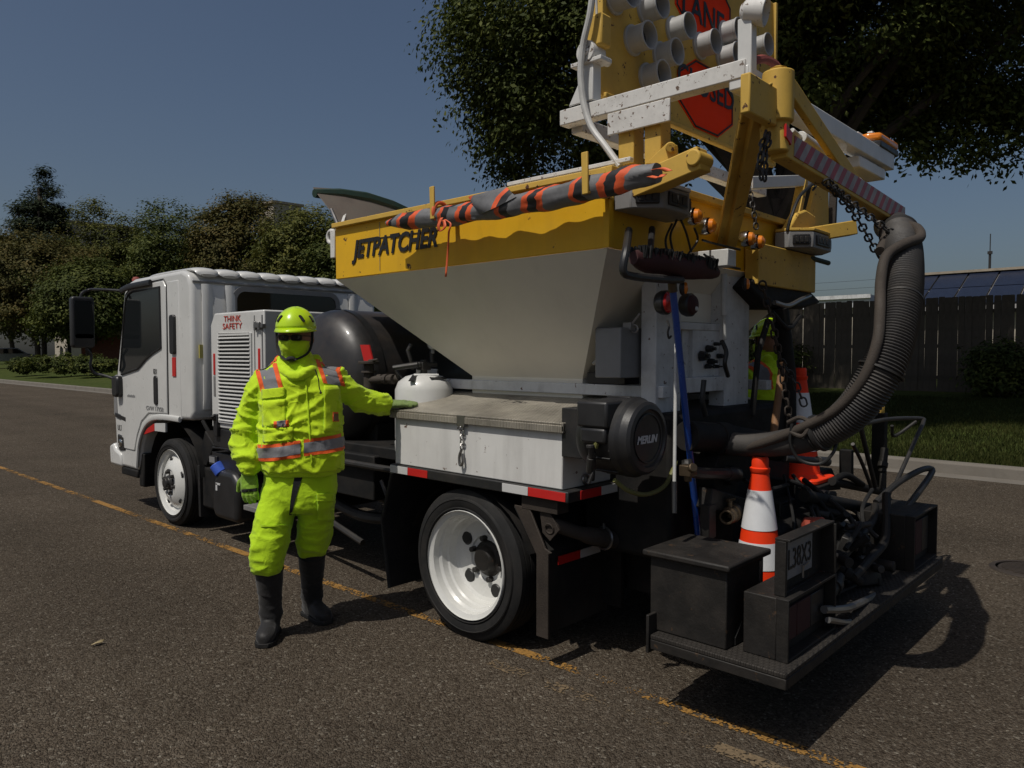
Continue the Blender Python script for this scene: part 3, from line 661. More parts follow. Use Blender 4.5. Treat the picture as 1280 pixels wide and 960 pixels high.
# rear window
def panel_y(name, mt, cx, cz, w, h, y, t, r, parent, bevel=.004):
    mb = MB(); mb.prism([(cx+a, y, cz+b) for a, b in rrect(w, h, r)], (0,t,0)); return part(mb, name, mt, parent, bevel=bevel)
rw = panel_y('rear_window', 'tinted_glass', 3.89, 1.96, 1.08, .44, 6.598, .03, .09, cab, bevel=.003)
o = []; i_ = []
mb = MB(); a = rrect(1.16,.52,.12,6); b = rrect(1.07,.43,.085,6); n = len(a)
mb.add([(3.89+p[0],6.588,1.96+p[1]) for p in a]+[(3.89+p[0],6.588,1.96+p[1]) for p in b]+[(3.89+p[0],6.63,1.96+p[1]) for p in a]+[(3.89+p[0],6.60,1.96+p[1]) for p in b],
       [(i,(i+1)%n,n+(i+1)%n,n+i) for i in range(n)]+[(2*n+i,2*n+(i+1)%n,(i+1)%n,i) for i in range(n)]+[(n+i,n+(i+1)%n,3*n+(i+1)%n,3*n+i) for i in range(n)])
part(mb, 'window_seal', 'grey_plastic', rw, bevel=0)
# windscreen
mb = MB(); mb.prism([(XL+.12,8.40,1.46),(XR-.12,8.40,1.46),(XR-.16,8.19,2.2),(XL+.16,8.19,2.2)], (0,.025,.007)); part(mb, 'windscreen', 'tinted_glass', cab, bevel=.01)
# door with its window, handle, seams
def px_x(pts, x): return [P(a, b, x=x) for a, b in pts]
DX = XL-.010
dpoly = [(8.36,1.40),(8.30,.98),(8.26,.62),(7.95,.62),(7.88,.78),(7.76,.93),(7.58,1.02),(7.14,1.04),(7.13,2.22),(7.19,2.28),(7.94,2.265),(8.10,2.19)]
mb = MB(); mb.prism([(DX,y,z) for y, z in dpoly], (.03,0,0)); door = part(mb, 'door', 'cab_white', cab, bevel=.008, seg=2)
mb = MB(); mb.tube([(DX+.008,y,z) for y, z in [(7.125,1.03),(7.12,2.24),(7.185,2.295),(7.95,2.28),(8.115,2.20),(8.37,1.40)]], .006, 6, cap=False); part(mb, 'door_seam', 'ink_black', door, bevel=0)
wpoly = [(7.245,2.225),(7.24,1.655),(7.45,1.60),(7.60,1.545),(7.80,1.45),(8.235,1.385),(8.27,1.42),(8.085,2.13),(8.02,2.19),(7.9,2.215)]
mb = MB(); mb.prism([(DX-.006,y,z) for y, z in wpoly], (.02,0,0)); wd = part(mb, 'side_window', 'tinted_glass', door, bevel=.003)
mb = MB(); mb.tube([(DX-.005,y,z) for y, z in wpoly], .011, 6, closed=True); part(mb, 'window_seal', 'ink_black', door, bevel=0)
mb = MB(); mb.tube(spline([(DX-.03,8.12,2.24),(DX-.035,7.9,2.262),(DX-.02,7.42,2.275)],5), .02, 8, squash=(1.6,(0,0,1))); part(mb, 'rain_visor', 'black_plastic', door, bevel=0)
mb = MB(); mb.prism([(DX-.012,7.38+a,1.25+b) for a, b in rrect(.085,.28,.035)], (.02,0,0)); h_ = part(mb, 'handle', 'black_plastic', door, bevel=.006)
text_mesh('door_decal', '821', 'ink_black', door, (DX-.003,7.43,1.405), (0,-1,0), (0,0,1), .05, .075)
for k in range(7): mb = MB(); mb.bb(DX-.003, DX, 8.08-k*.03, 8.10-k*.03, 1.16, 1.18+.006*(k % 2)); part(mb, 'door_mark', 'grey_ink', door, 0)
text_mesh('door_lettering', 'GVW 17950', 'grey_ink', door, (DX-.003,7.62,1.052), (0,-1,0), (0,0,1), .042, .40)
text_mesh('cab_lettering', 'ULTRA', 'ink_black', cab, (XL-.004,8.40,.80), (0,-1,0), (0,0,1), .055, .20)
mb = MB(); mb.prism([(XL-.012,8.45,.935),(XL-.012,8.16,.90),(XL-.012,8.16,.945),(XL-.012,8.45,.98)], (.02,0,0)); part(mb, 'side_trim', 'black_plastic', cab, bevel=.004)
mb = MB(); mb.prism([(XL-.012,8.40,.66),(XL-.012,8.40,.76),(XL-.012,8.22,.74),(XL-.012,8.20,.60),(XL-.012,8.36,.58)], (.04,0,0)); hl = part(mb, 'headlamp', 'dark_steel', cab, bevel=.015); mb = MB(); mb.sphere((XL-.014,8.31,.67), .045, 14, 8, (.25,1,.9)); part(mb, 'lens', 'chrome', hl, bevel=0)
mb = MB(); mb.prism([(XL-.006,8.50,1.36),(XL-.006,8.42,1.38),(XL-.006,8.40,.95),(XL-.006,8.50,.95)], (.03,0,0)); part(mb, 'pillar_trim', 'grey_plastic', cab, bevel=.01)
# wheel arch lip, red and white tape, inner arch
mb = MB(); mb.tube(spline([(XL-.012,6.86,1.0),(XL-.014,7.25,1.0),(XL-.014,7.52,.965),(XL-.014,7.70,.87),(XL-.014,7.83,.70),(XL-.012,7.90,.46)],6), .028, 8, squash=(.6,(1,0,0))); part(mb, 'arch_lip', 'cab_white', cab, bevel=0)
mb = MB(); mb.prism([(XL-.006,7.64,.86),(XL-.006,7.45,.93),(XL-.006,7.45,.855),(XL-.006,7.72,.80)], (.02,0,0)); part(mb, 'reflective_tape', 'red_tape', cab, bevel=.001)
mb = MB(); mb.prism([(XL-.006,7.445,.93),(XL-.006,7.20,.945),(XL-.006,7.20,.86),(XL-.006,7.445,.855)], (.02,0,0)); part(mb, 'reflective_tape', 'white_tape', cab, bevel=.001)
mb = MB()
ang = [math.radians(a) for a in range(-5, 186, 15)]
inner = [(7.08+.50*math.cos(a)*1.12, .46+.50*math.sin(a)) for a in ang]
for i in range(len(inner)-1): mb.add([(2.96,inner[i][0],inner[i][1]),(2.96,inner[i+1][0],inner[i+1][1]),(3.4,inner[i+1][0],inner[i+1][1]),(3.4,inner[i][0],inner[i][1])], [(0,1,2,3)])
mb.bb(3.38, 3.42, 6.5, 7.8, .4, 1.0); part(mb, 'wheel_housing', 'chassis_black', cab, bevel=0)
mb = MB(); mb.prism([(2.98,6.58,.14),(2.98,6.60,.60),(2.98,6.64,.60),(2.98,6.62,.14)], (.55,0,0)); part(mb, 'front_mud_flap', 'rubber', bevel=.003)
mb = MB(); mb.prism([(3.0,6.52,.92),(3.0,6.66,.62),(3.0,6.5,.6),(3.0,6.35,.8)], (.3,0,0)); part(mb, 'splash_shield', 'chassis_black', bevel=.01)
# bumper and step
mb = MB(); mb.prism([(XL-.02,8.28,.42),(XL-.02,8.60,.42),(XL-.02,8.62,.62),(XL-.02,8.50,.66),(XL-.02,8.46,.60),(XL-.02,8.30,.56)], (2.04,0,0)); part(mb, 'bumper', 'cab_white', cab, bevel=.03, seg=3)
mb = MB(); mb.bb(XL, XL+.3, 7.92, 8.34, .34, .42); mb.bb(XL+.02, XL+.3, 7.80, 7.92, .26, .6); part(mb, 'step', 'chassis_black', cab, bevel=.015)
# vertical intake and reflector on the rear corner
mb = MB(); mb.prism([(XL-.03+a*.0, 6.975+a, 1.775+b) for a, b in rrect(.10,.36,.03)], (.05,0,0)); part(mb, 'air_intake', 'black_plastic', cab, bevel=.008)
mb = MB(); mb.bb(XL-.012, XL+.01, 6.935, 7.01, 1.39, 1.565); part(mb, 'reflective_tape', 'red_tape', cab, bevel=.002)
mb = MB(); mb.bb(3.0, 3.12, 6.596, 6.612, 1.56, 1.68); part(mb, 'sticker', 'sticker_yellow', cab, bevel=0)
mb = MB(); mb.lathe([(.04,0),(.04,.02),(.028,.042),(0,.048)], (3.02,8.05,2.335), (0,0,1), 16); part(mb, 'marker_light', 'strap_red', cab, bevel=0)
mb = MB(); mb.tube([(3.12,6.58,1.16),(3.5,6.58,1.16)], .03, 8); mb.tube(spline([(3.02,6.6,1.0),(3.05,6.45,.8),(3.0,6.3,.55)],5), .018, 8); mb.tube(spline([(3.15,6.6,1.1),(3.12,6.4,.9),(3.2,6.2,.7)],5), .025, 8); mb.tube(spline([(3.3,6.58,1.1),(3.2,6.5,.95),(3.05,6.42,.93)],5), .012, 8); part(mb, 'cab_hose', 'chassis_black', bevel=0)
# ---- mirrors (left one shows)
my = 8.62
def Y(px, py, y=my): return P(px, py, y=y)
mc = Y(103, 403); mw = (Y(118,403)-Y(89,403)).length; mh_ = Y(103,372).z-Y(103,436).z
mb = MB(); mb.prism([(mc.x+a, my-.035, mc.z+b) for a, b in rrect(mw, mh_, .035)], (0,.09,0)); mir = part(mb, 'mirror', 'black_plastic', cab, bevel=.02, seg=3)
mb = MB(); mb.prism([(mc.x+a+.006, my-.040, mc.z+b+.03) for a, b in rrect(mw-.045, mh_-.14, .02)], (0,.01,0)); part(mb, 'mirror_glass', 'tinted_glass', mir, bevel=0)
mb = MB(); mb.prism([(mc.x+a+.006, my-.040, mc.z+b-.165) for a, b in rrect(mw-.05, .085, .02)], (0,.01,0)); part(mb, 'mirror_glass', 'dark_steel', mir, bevel=0)
mb = MB(); mb.tube(spline([Y(100,374), Y(103,366), Y(113,362), Y(128,362,8.4), (XL+.02,8.15,2.24)],6), .014, 8); part(mb, 'mirror_arm', 'black_plastic', mir, bevel=0); mb = MB()
mb.tube(spline([Y(108,436), Y(114,445), Y(113,458), Y(118,466), Y(132,470,8.5), (XL+.0,8.36,1.32)],6), .014, 8); part(mb, 'mirror_arm', 'black_plastic', mir, bevel=0)
mb = MB(); mb.prism([(XL-.07,8.30+a,1.26+b) for a, b in rrect(.16,.22,.05)], (.08,0,0)); part(mb, 'mirror_mount', 'black_plastic', cab, bevel=.02)
mb = MB(); mb.box((XR+.28,8.62,1.95), (.2,.09,.45)); mb.tube([(XR,8.2,2.2),(XR+.28,8.62,2.16)], .014, 8); part(mb, 'mirror', 'black_plastic', cab, bevel=.02)
# ---- compressor cabinet behind the cab
GX, GY0, GY1, GZ0, GZ1 = 2.95, 5.37, 6.27, .97, 1.94
mb = MB(); mb.prism([(GX,GY0,GZ0),(GX,GY1,GZ0),(GX,GY1,GZ1-.10),(GX,GY1-.07,GZ1),(GX,GY0,GZ1)], (.62,0,0)); gen = part(mb, 'compressor_cabinet', 'white_paint', bevel=.012)
mb = MB(); mb.bb(GX-.004, GX+.01, 5.575, 6.10, 1.03, 1.755); gr_ = part(mb, 'grille', 'ink_black', gen, bevel=0)
s0 = None
for k in range(23):
    z = 1.045+k*.031
    if s0 is None:
        mb = MB(); mb.prism([(GX-.004,5.565,z),(GX-.022,5.565,z-.006),(GX-.022,5.565,z+.000),(GX-.004,5.565,z+.009)], (0,.545,0)); s0 = part(mb, 'slat', 'white_paint', gr_, bevel=0); z0 = z
    else: dup(s0, (0,0,z-z0))
mb = MB()
for a in ((5.555,5.575,1.02,1.765),(6.10,6.12,1.02,1.765)): mb.bb(GX-.016, GX+.01, *a)
mb.bb(GX-.016, GX+.01, 5.575, 6.10, 1.745, 1.765); mb.bb(GX-.016, GX+.01, 5.575, 6.10, 1.02, 1.035); part(mb, 'grille_frame', 'white_paint', gr_, bevel=.003)
mb = MB(); mb.bb(GX-.006, GX+.012, 5.385, 5.40, 1.0, 1.9); mb.bb(GX-.006, GX+.01, 5.51, 5.515, 1.0, 1.9); part(mb, 'door_seam', 'grey_plastic', gen, bevel=0)
text_mesh('lettering', 'THINK', 'red_ink', gen, (GX-.003,6.02,1.863), (0,-1,0), (0,0,1), .048, .29, bold=.0)
text_mesh('lettering', 'SAFETY', 'red_ink', gen, (GX-.003,6.04,1.802), (0,-1,0), (0,0,1), .048, .33)
mb = MB(); mb.bb(GX-.02, GX+.01, 5.36, 5.50, 1.80, 1.83); mb.cyl((GX-.02,5.41,1.785),(GX-.02,5.41,1.845),.012); mb.cyl((GX-.02,5.47,1.78),(GX-.02,5.47,1.85),.012); mb.bb(GX-.03, GX, 5.40, 5.48, 1.80, 1.84); part(mb, 'hinge', 'bare_steel', gen, bevel=.002)
for (y0, y1, z0, z1, mt) in ((6.19,6.22,1.42,1.60,'red_tape'),(6.19,6.22,1.24,1.41,'galvanised'),(5.43,5.46,1.44,1.64,'red_tape'),(5.43,5.46,1.20,1.43,'galvanised')):
    mb = MB(); mb.bb(GX-.006, GX+.01, y0, y1, z0, z1); part(mb, 'reflector', mt, gen, bevel=.002)
mb = MB(); mb.bb(GX, GX+.62, GY0, GY1-.02, .80, .968); gb = part(mb, 'cabinet_base', 'black_plastic', gen, bevel=.015)
tri = [(5.70,.835),(5.83,.835),(5.765,.945)]
mb = MB(); mb.prism([(GX-.003,y,z) for y, z in tri], (.005,0,0)); ws = part(mb, 'warning_sticker', 'amber', gb, bevel=0)
mb = MB(); mb.bb(GX-.0045, GX, 5.76, 5.77, .875, .915); mb.bb(GX-.0045, GX, 5.76, 5.77, .855, .865); part(mb, 'warning_mark', 'ink_black', ws, bevel=0)
mb = MB(); mb.bb(GX-.03, GX+.005, 6.12, 6.19, .90, 1.09); mb.cyl((GX-.03,6.155,1.04),(GX-.05,6.155,1.08),.018); part(mb, 'latch', 'black_plastic', gen, bevel=.006)
# battery box, jug of fluid, splash parts under it
mb = MB(); mb.bb(2.98, 3.4, 5.75, 6.35, .60, .75); mb.bb(2.96, 2.985, 6.22, 6.36, .64, .72); mb.tube(spline([(2.97,6.3,.79),(2.96,6.1,.80),(2.96,5.7,.80)],4), .012, 8); part(mb, 'battery_box', 'black_plastic', bevel=.012)
mb = MB(); mb.bb(2.957, 2.96, 6.25, 6.35, .66, .71); part(mb, 'sticker', 'grey_plastic', bevel=0)
mb = MB(); mb.prism([(2.93,5.82,.20),(2.93,6.22,.20),(2.93,6.26,.28),(2.93,6.24,.52),(2.93,6.12,.62),(2.93,5.9,.62),(2.93,5.80,.54)], (.3,0,0)); jug = part(mb, 'fluid_tank', 'black_plastic', bevel=.045, seg=4)
mb = MB(); mb.cyl((2.97,6.15,.585),(2.94,6.20,.655),.055,.052,18); part(mb, 'filler_cap', 'blue_cap', jug, bevel=.006)
mb = MB(); mb.bb(2.924, 2.93, 6.14, 6.17, .44, .50); mb.bb(2.924,2.93,6.09,6.17,.49,.505); part(mb, 'sticker', 'white_ink', jug, bevel=0)
mb = MB(); mb.bb(2.93, 3.2, 5.2, 5.7, .34, .38); part(mb, 'foot_plate', 'galvanised', bevel=.004)
mb = MB(); mb.bb(3.0, 3.5, 6.3, 6.6, .22, .6); part(mb, 'air_tank', 'chassis_black', bevel=.03)
# ---- emulsion tank across the frame
ty, tz, tr = 4.78, 1.41, .515
mb = MB(); mb.lathe([(0,-.12),(.18,-.11),(.34,-.08),(.45,-.03),(.495,.03),(tr,.10),(tr,1.60),(.45,1.70),(.2,1.78),(0,1.79)], (3.10,ty,tz), (1,0,0), 56); tank = part(mb, 'emulsion_tank', 'tank_black', bevel=0, ang=50)
for a in (.11, 1.2): mb = MB(); mb.lathe([(tr+.006,a),(tr+.006,a+.06)], (3.10,ty,tz), (1,0,0), 56); part(mb, 'tank_band', 'tank_black', tank, bevel=0)
mb = MB(); mb.prism([P(450,431,x=3.02), P(461,431,x=3.02), P(466,452,x=3.02), P(455,452,x=3.02)], (.01,0,0)); part(mb, 'reflective_tape', 'red_tape', tank, bevel=0)
for a in (3.25, 4.5): mb = MB(); mb.bb(a, a+.15, 4.35, 5.2, .9, 1.1); part(mb, 'tank_saddle', 'chassis_black', tank, bevel=.01)
pv = P(461,455,x=2.99)
mb = MB(); mb.tube([pv, P(461,492,x=2.99)], .034, 12); mb.cyl(pv+V((0,0,.0)), pv+V((0,0,.02)), .07, n=14); mb.cyl(pv-V((0,0,.06)), pv-V((0,0,.045)), .05); mb.tube([pv+V((0,0,.02)), pv+V((-.02,-.12,.03))], .009, 6)
mb.tube([P(462,475,x=2.99), P(500,473,x=3.05)], .026, 12); 
for a in (475, 482, 490): q = P(a,474,x=3.02); mb.cyl(q-V((-.002,.016,0)), q+V((-.002,.016,0)), .034, n=10)
part(mb, 'emulsion_pipe', 'hose_canvas', tank, bevel=.003)
# ---- propane cylinder
pc = V((3.14,3.70,0)); mb = MB(); mb.lathe([(0,1.475),(.06,1.472),(.12,1.455),(.165,1.42),(.185,1.37),(.186,1.06),(.182,1.05),(.188,1.04),(.186,.98),(.16,.93),(0,.92)], pc, (0,0,1), 40); lp = part(mb, 'propane_cylinder', 'white_paint', bevel=0, ang=50)
mb = MB(); mb.lathe([(.09,1.44),(.09,1.50),(.085,1.50),(.085,1.44)], pc, (0,0,1), 24, a0=2.2, a1=4.6); mb.tube([pc+V((-.1,-.02,1.462)), pc+V((.02,-.12,1.462))], .012, 8); part(mb, 'collar', 'white_paint', lp, bevel=.002)
mb = MB(); mb.cyl(pc+V((0,0,1.45)), pc+V((0,0,1.56)), .022); mb.cyl(pc+V((-.05,0,1.53)), pc+V((.08,-.03,1.53)), .018); mb.box(pc+V((0,0,1.52)), (.07,.06,.05)); mb.cyl(pc+V((.05,-.02,1.53)), pc+V((.05,-.02,1.62)), .014); mb.tube([pc+V((-.06,.03,1.5)), pc+V((-.09,.05,1.62)), pc+V((-.07,.04,1.66))], .014, 8); mb.tube([pc+V((-.05,0,1.53)), pc+V((-.16,.10,1.51)), P(500,473,x=3.05)], .02, 8); part(mb, 'valve', 'dark_steel', lp, bevel=.003)
gq = pc+V((.05,-.03,1.66)); gd = V((-.7,-.7,0)).normalized(); mb = MB(); mb.cyl(gq-gd*.02, gq+gd*.02, .036, n=20); mb.cyl(gq-V((0,0,.06)), gq-V((0,0,.03)), .012); ga = part(mb, 'gauge', 'grey_plastic', lp, bevel=.004); mb = MB(); mb.cyl(gq+gd*.021, gq+gd*.024, .03, n=20); part(mb, 'gauge_face', 'white_ink', ga, bevel=0)
mb = MB(); mb.box(pc+V((-.13,-.05,1.448)), (.10,.035,.004), Matrix.Rotation(.6,3,'Z')@Matrix.Rotation(-.35,3,'Y')); mb.box(pc+V((.0,-.135,1.446)), (.11,.03,.004), Matrix.Rotation(-.2,3,'Z')@Matrix.Rotation(.4,3,'X')); part(mb, 'label_patch', 'ink_black', lp, bevel=0)
# ---- tool box over the rear wheel
mb = MB(); mb.prism([(2.85,2.32,.93),(3.40,2.32,.93),(3.40,2.32,1.335),(2.85,2.32,1.25)], (0,1.31,0)); tb = part(mb, 'tool_box', 'box_white', bevel=.006)
R = Matrix.Rotation(-math.atan2(.11,.57), 3, 'Y')
mb = MB(); mb.box((3.122,2.975,1.312), (.60,1.36,.014), R); mb.prism([(2.825,2.295,1.25),(2.839,2.295,1.25),(2.839,2.295,1.213),(2.825,2.295,1.213)], (0,1.36,0)); mb.prism([(2.825,2.295,1.262),(3.42,2.295,1.372),(3.42,2.295,1.33),(2.825,2.295,1.22)], (0,.012,0)); part(mb, 'lid', 'diamond_aluminium', tb, bevel=.003)
hq = V((2.84,3.02,1.225))
mb = MB(); mb.bb(2.822,2.85,2.99,3.05,1.20,1.26); 
for k in range(5): mb.torus((2.835,3.02,1.19-k*.026), (1,0,0) if k%2 else (0,1,0), .014, .0038, 12, 6)
mb.tube(spline([(2.83,3.02,1.07),(2.828,3.035,1.03),(2.828,3.03,.985),(2.83,3.01,1.0),(2.83,3.015,1.05)],5), .008, 8); part(mb, 'hasp', 'bare_steel', tb, bevel=0)
# fender rail with reflective tape
mb = MB(); mb.bb(2.832, 3.45, 2.27, 3.66, .872, .928); fr = part(mb, 'fender_rail', 'black_paint', bevel=.006)
for y0, y1, mt in ((3.49,3.655,'white_tape'),(3.31,3.488,'red_tape'),(2.53,2.71,'white_tape'),(2.285,2.528,'red_tape')):
    mb = MB(); mb.bb(2.829, 2.84, y0, y1, .878, .922); part(mb, 'reflective_tape', mt, fr, bevel=.001)
for x0, x1, mt in ((2.93,3.10,'red_tape'),(3.102,3.24,'white_tape')):
    mb = MB(); mb.bb(x0, x1, 2.266, 2.28, .878, .922); part(mb, 'reflective_tape', mt, fr, bevel=.001)
# mud guards
def bent(prof, x0, x1, t, name, mt, parent=T):
    a = [(y,z) for y,z in prof]; b = [(y+t,z) for y,z in reversed(prof)]
    mb = MB(); mb.prism([(x0,y,z) for y,z in a+b], (x1-x0,0,0)); return part(mb, name, mt, parent, bevel=.003)
mg = bent([(3.66,.868),(3.76,.56),(3.69,.15)], 2.855, 3.40, .012, 'front_mud_guard', 'black_paint')
mb = MB(); mb.tube([(2.85,3.665,.868),(2.85,3.765,.56),(2.85,3.695,.15)], .012, 6); part(mb, 'edge_strip', 'black_paint', mg, bevel=0)
mb = MB()
ang = [math.radians(a) for a in range(20, 161, 14)]
pr = [(3.03+.50*math.cos(a), .40+.47*math.sin(a)) for a in ang]
for i in range(len(pr)-1): mb.add([(2.87,pr[i][0],pr[i][1]),(2.87,pr[i+1][0],pr[i+1][1]),(3.4,pr[i+1][0],pr[i+1][1]),(3.4,pr[i][0],pr[i][1])], [(0,1,2,3)])
mb.bb(3.40, 3.42, 2.35, 3.7, .2, .9); part(mb, 'wheel_well', 'chassis_black', bevel=0)
rg = bent([(2.66,.80),(2.52,.60),(2.50,.58),(2.49,.15)], 2.865, 3.45, -.012, 'rear_mud_flap', 'rubber')
mb = MB(); mb.prism([(2.862,2.655,.81),(2.862,2.55,.81),(2.862,2.44,.615),(2.862,2.40,.60),(2.862,2.42,.59),(2.862,2.42,.155),(2.862,2.50,.155),(2.862,2.50,.575)], (.012,0,0)); part(mb, 'flap_bracket', 'rusty_steel', rg, bevel=.003)
mb = MB(); mb.bb(3.0, 3.18, 2.462, 2.47, .50, .545); part(mb, 'reflective_tape', 'red_tape', rg, bevel=0); mb = MB(); mb.bb(3.182, 3.36, 2.462, 2.47, .50, .545); part(mb, 'reflective_tape', 'white_tape', rg, bevel=0)
mb = MB(); mb.bb(2.86, 2.95, 2.36, 2.60, .80, .868); mb.prism([(2.875,2.42,.80),(2.875,2.36,.72),(2.875,2.42,.655),(2.875,2.47,.69),(2.875,2.49,.80)], (.01,0,0)); mb.torus((2.87,2.42,.72), (1,0,.2), .026, .005, 16, 6); part(mb, 'flap_hanger', 'rusty_steel', bevel=.003)
mb = MB(); mb.tube(spline([P(690,655,y=2.42),P(735,669,y=2.34),P(790,676,y=2.28),P(840,669,y=2.22),P(872,654,y=2.15)],6), [.036]*6+[.046]*19, 12); part(mb, 'canvas_hose', 'hose_canvas', bevel=0)
q = P(755,668,y=2.32); mb = MB(); mb.torus(q-V((0,0,.02)), (1,-.1,-.1), .056, .008, 18, 6); mb.tube([q+V((0,0,.03)), q+V((0,0,.06))], .008, 6); part(mb, 'hose_clamp', 'bare_steel', bevel=0)
# ---- hopper
HL, HR, HF, HB = 2.80, 5.06, 4.17, 2.02; ZT, ZM, ZB = 2.42, 2.08, 1.46
mb = MB()
t = .025
def band(x0,x1,y0,y1,z0,z1):
    mb.bb(x0,x1,y0,y1,z0,z1)
band(HL,HL+t,HB,HF,ZM,ZT); band(HR-t,HR,HB,HF,ZM,ZT); band(HL+t,HR-t,HB,HB+t,ZM,ZT); band(HL+t,HR-t,HF-t,HF,ZM,ZT)
hop = part(mb, 'hopper', 'hopper_yellow', bevel=.004)
B0 = (3.30, 4.56, 3.42, 2.545)
mb = MB(); tp = [(HL+.003,HB+.003,ZM-.002),(HR-.003,HB+.003,ZM-.002),(HR-.003,HF-.003,ZM-.002),(HL+.003,HF-.003,ZM-.002)]; bt = [(B0[0],B0[3],ZB),(B0[1],B0[3],ZB),(B0[1],B0[2],ZB),(B0[0],B0[2],ZB)]
mb.add(tp+bt, [(0,1,5,4),(1,2,6,5),(2,3,7,6),(3,0,4,7)]); mb.bb(B0[0],B0[1],B0[3],B0[2],ZB-.12,ZB); part(mb, 'hopper_body', 'hopper_grey', hop, bevel=0)
mb = MB(); mb.bar((HL-.006,HB-.01,ZT), (HL-.006,HF,ZT), .05, .03); mb.bar((HR,HB-.01,ZT), (HR,HF,ZT), .05, .03); mb.bar((HL-.03,HB-.012,ZT+.0), (HR+.02,HB-.012,ZT+.0), .06, .035); mb.bar((HL+.01,HF,ZT), (HR,HF,ZT), .04, .03); part(mb, 'top_rim', 'yellow_paint', hop, bevel=.004)
mb = MB(); mb.bb(HL-.008, HL+.05, HF, HF+.05, ZM+.14, ZT-.02); mb.torus((HL+.01,HF+.06,ZT-.06), (1,0,0), .04, .015, 16, 8); mb.bar((HL+.05,HF+.02,ZT-.02),(HL+.3,HF+.3,ZT+.2), .02); part(mb, 'hinge_lug', 'peeling_white', hop, bevel=.004)
# lettering
P0 = P(440,331,x=HL-.004); P1 = P(547,316,x=HL-.004); P1.z = P0.z = (P0.z+P1.z)/2; hgt = P(440,301,x=HL).z-P(440,331,x=HL).z
text_mesh('lettering', 'JETPATCHER', 'ink_black', hop, P0, P1-P0, (0,0,1), hgt*1.0, (P1-P0).length, shear=.24, bold=.034, spacing=1.0)
q0 = P(446,301,x=HL-.003); q1 = P(547,288,x=HL-.003)
mb = MB(); mb.bar(q0, q1, .002, .006); part(mb, 'lettering_rule', 'ink_black', hop, bevel=0)
mb = MB(); 
for k in range(4): a = P(447,304+k*4,x=HL-.003); b = P(455,302.5+k*4,x=HL-.003); mb.bar(a, b, .002, .0035)
part(mb, 'lettering_rule', 'ink_black', hop, bevel=0)
# support rails under the hopper
for x in (3.3, 4.5):
    mb = MB(); mb.bb(x-.02, x+.05, 2.02, 3.75, 1.375, 1.435); part(mb, 'hopper_rail', 'frame_white', hop, bevel=.004)
mb = MB(); mb.bb(3.34, 4.54, 2.6, 3.7, .9, 1.375); part(mb, 'feed_box', 'chassis_black', hop, bevel=.02)
# hopper lid standing open over the front
lid = []
for i, (px, py) in enumerate([(393,238),(425,240),(458,246),(490,256),(530,274)]): lid.append(P(px, py, y=4.55+.0*i))
mb = MB(); n = len(lid); low = [p+V((.06,-.42,-.42)) for p in lid]; tk = V((0,.02,.025))
mb.add(lid+low+[p+tk for p in lid]+[p+tk for p in low], [(i,i+1,n+i+1,n+i) for i in range(n-1)]+[(2*n+i,3*n+i,3*n+i+1,2*n+i+1) for i in range(n-1)]+[(0,n,3*n,2*n),(n-1,3*n-1,4*n-1,2*n-1)]+[(i,2*n+i,2*n+i+1,i+1) for i in range(n-1)]+[(n+i,n+i+1,3*n+i+1,3*n+i) for i in range(n-1)])
hl_ = part(mb, 'hopper_lid', 'brown_board', hop, bevel=0)
mb = MB(); mb.tube([p+V((0,.0,-.02)) for p in lid], [.03,.045,.055,.055,.05], 8); part(mb, 'lid_edge', 'green_tarp', hl_, bevel=0)
mb = MB(); mb.tube([P(414,262,y=4.4), P(423,283,y=4.25)], .012, 8); part(mb, 'lid_stay', 'bare_steel', hl_, bevel=0)
# brackets that carry the rolled sign, drip edge
for px0, py0, py1 in ((541,233,274),(732,190,243)):
    a = P(px0,py1,x=HL-.175); b = P(px0-1,py0,x=HL-.175)
    mb = MB(); mb.bar(a, b, .034, .012, up=(1,0,0)); mb.bar(a+V((0,0,.01)), a+V((.19,0,.01)), .034, .012); part(mb, 'sign_bracket', 'yellow_paint', hop, bevel=.004)
mb = MB(); a = P(636,231,x=HL+.06); b = P(790,199,x=HL+.06); mb.bar(a, b, .03, .02); part(mb, 'white_rail', 'peeling_white', hop, bevel=.003)
for y in (3.7,): mb = MB(); mb.bar((HL-.003,y,ZT-.03),(HL-.003,y,ZM+.02), .003, .002, up=(0,1,0)); part(mb, 'weld_seam', 'grey_ink', hop, bevel=0)
mb = MB(); a = P(762,242,x=HL); mb.bb(HL-.01, HL+.03, HB-.015, HB+.02, ZM, ZT+.01); part(mb, 'corner_post', 'hopper_yellow', hop, bevel=.003)
# ------------------------------------------------------------------ rear frame of the truck
def Q(px, py, y): return P(px, py, y=y)
def vbar(px0, px1, py0, py1, y, dep, name, mt, parent=T, bevel=.004):
    a, b = Q(px0, (py0+py1)/2, y), Q(px1, (py0+py1)/2, y); z1, z0 = Q((px0+px1)/2, py0, y).z, Q((px0+px1)/2, py1, y).z
    mb = MB(); mb.bb(a.x, b.x, y, y+dep, z0, z1); return part(mb, name, mt, parent, bevel)
YF = 2.05
rfm = vbar(820, 851, 352, 560, YF, .09, 'rear_frame', 'frame_white')
vbar(906, 936, 346, 532, YF, .10, 'frame_post', 'frame_white', rfm)
vbar(853, 871, 404, 480, YF+.06, .04, 'frame_post', 'frame_white', rfm)
mb = MB(); a = Q(917, 312, 1.80); mb.bb(a.x-.06, a.x+.03, 1.80, 2.014, a.z-.085, a.z); part(mb, 'frame_beam', 'white_paint', rfm)
vbar(851, 906, 404, 413, YF+.03, .05, 'frame_beam', 'frame_white', rfm); vbar(851, 934, 471, 489, YF+.005, .09, 'frame_beam', 'frame_white', rfm)
vbar(851, 906, 352, 404, YF+.09, .02, 'chute', 'hopper_grey', rfm)
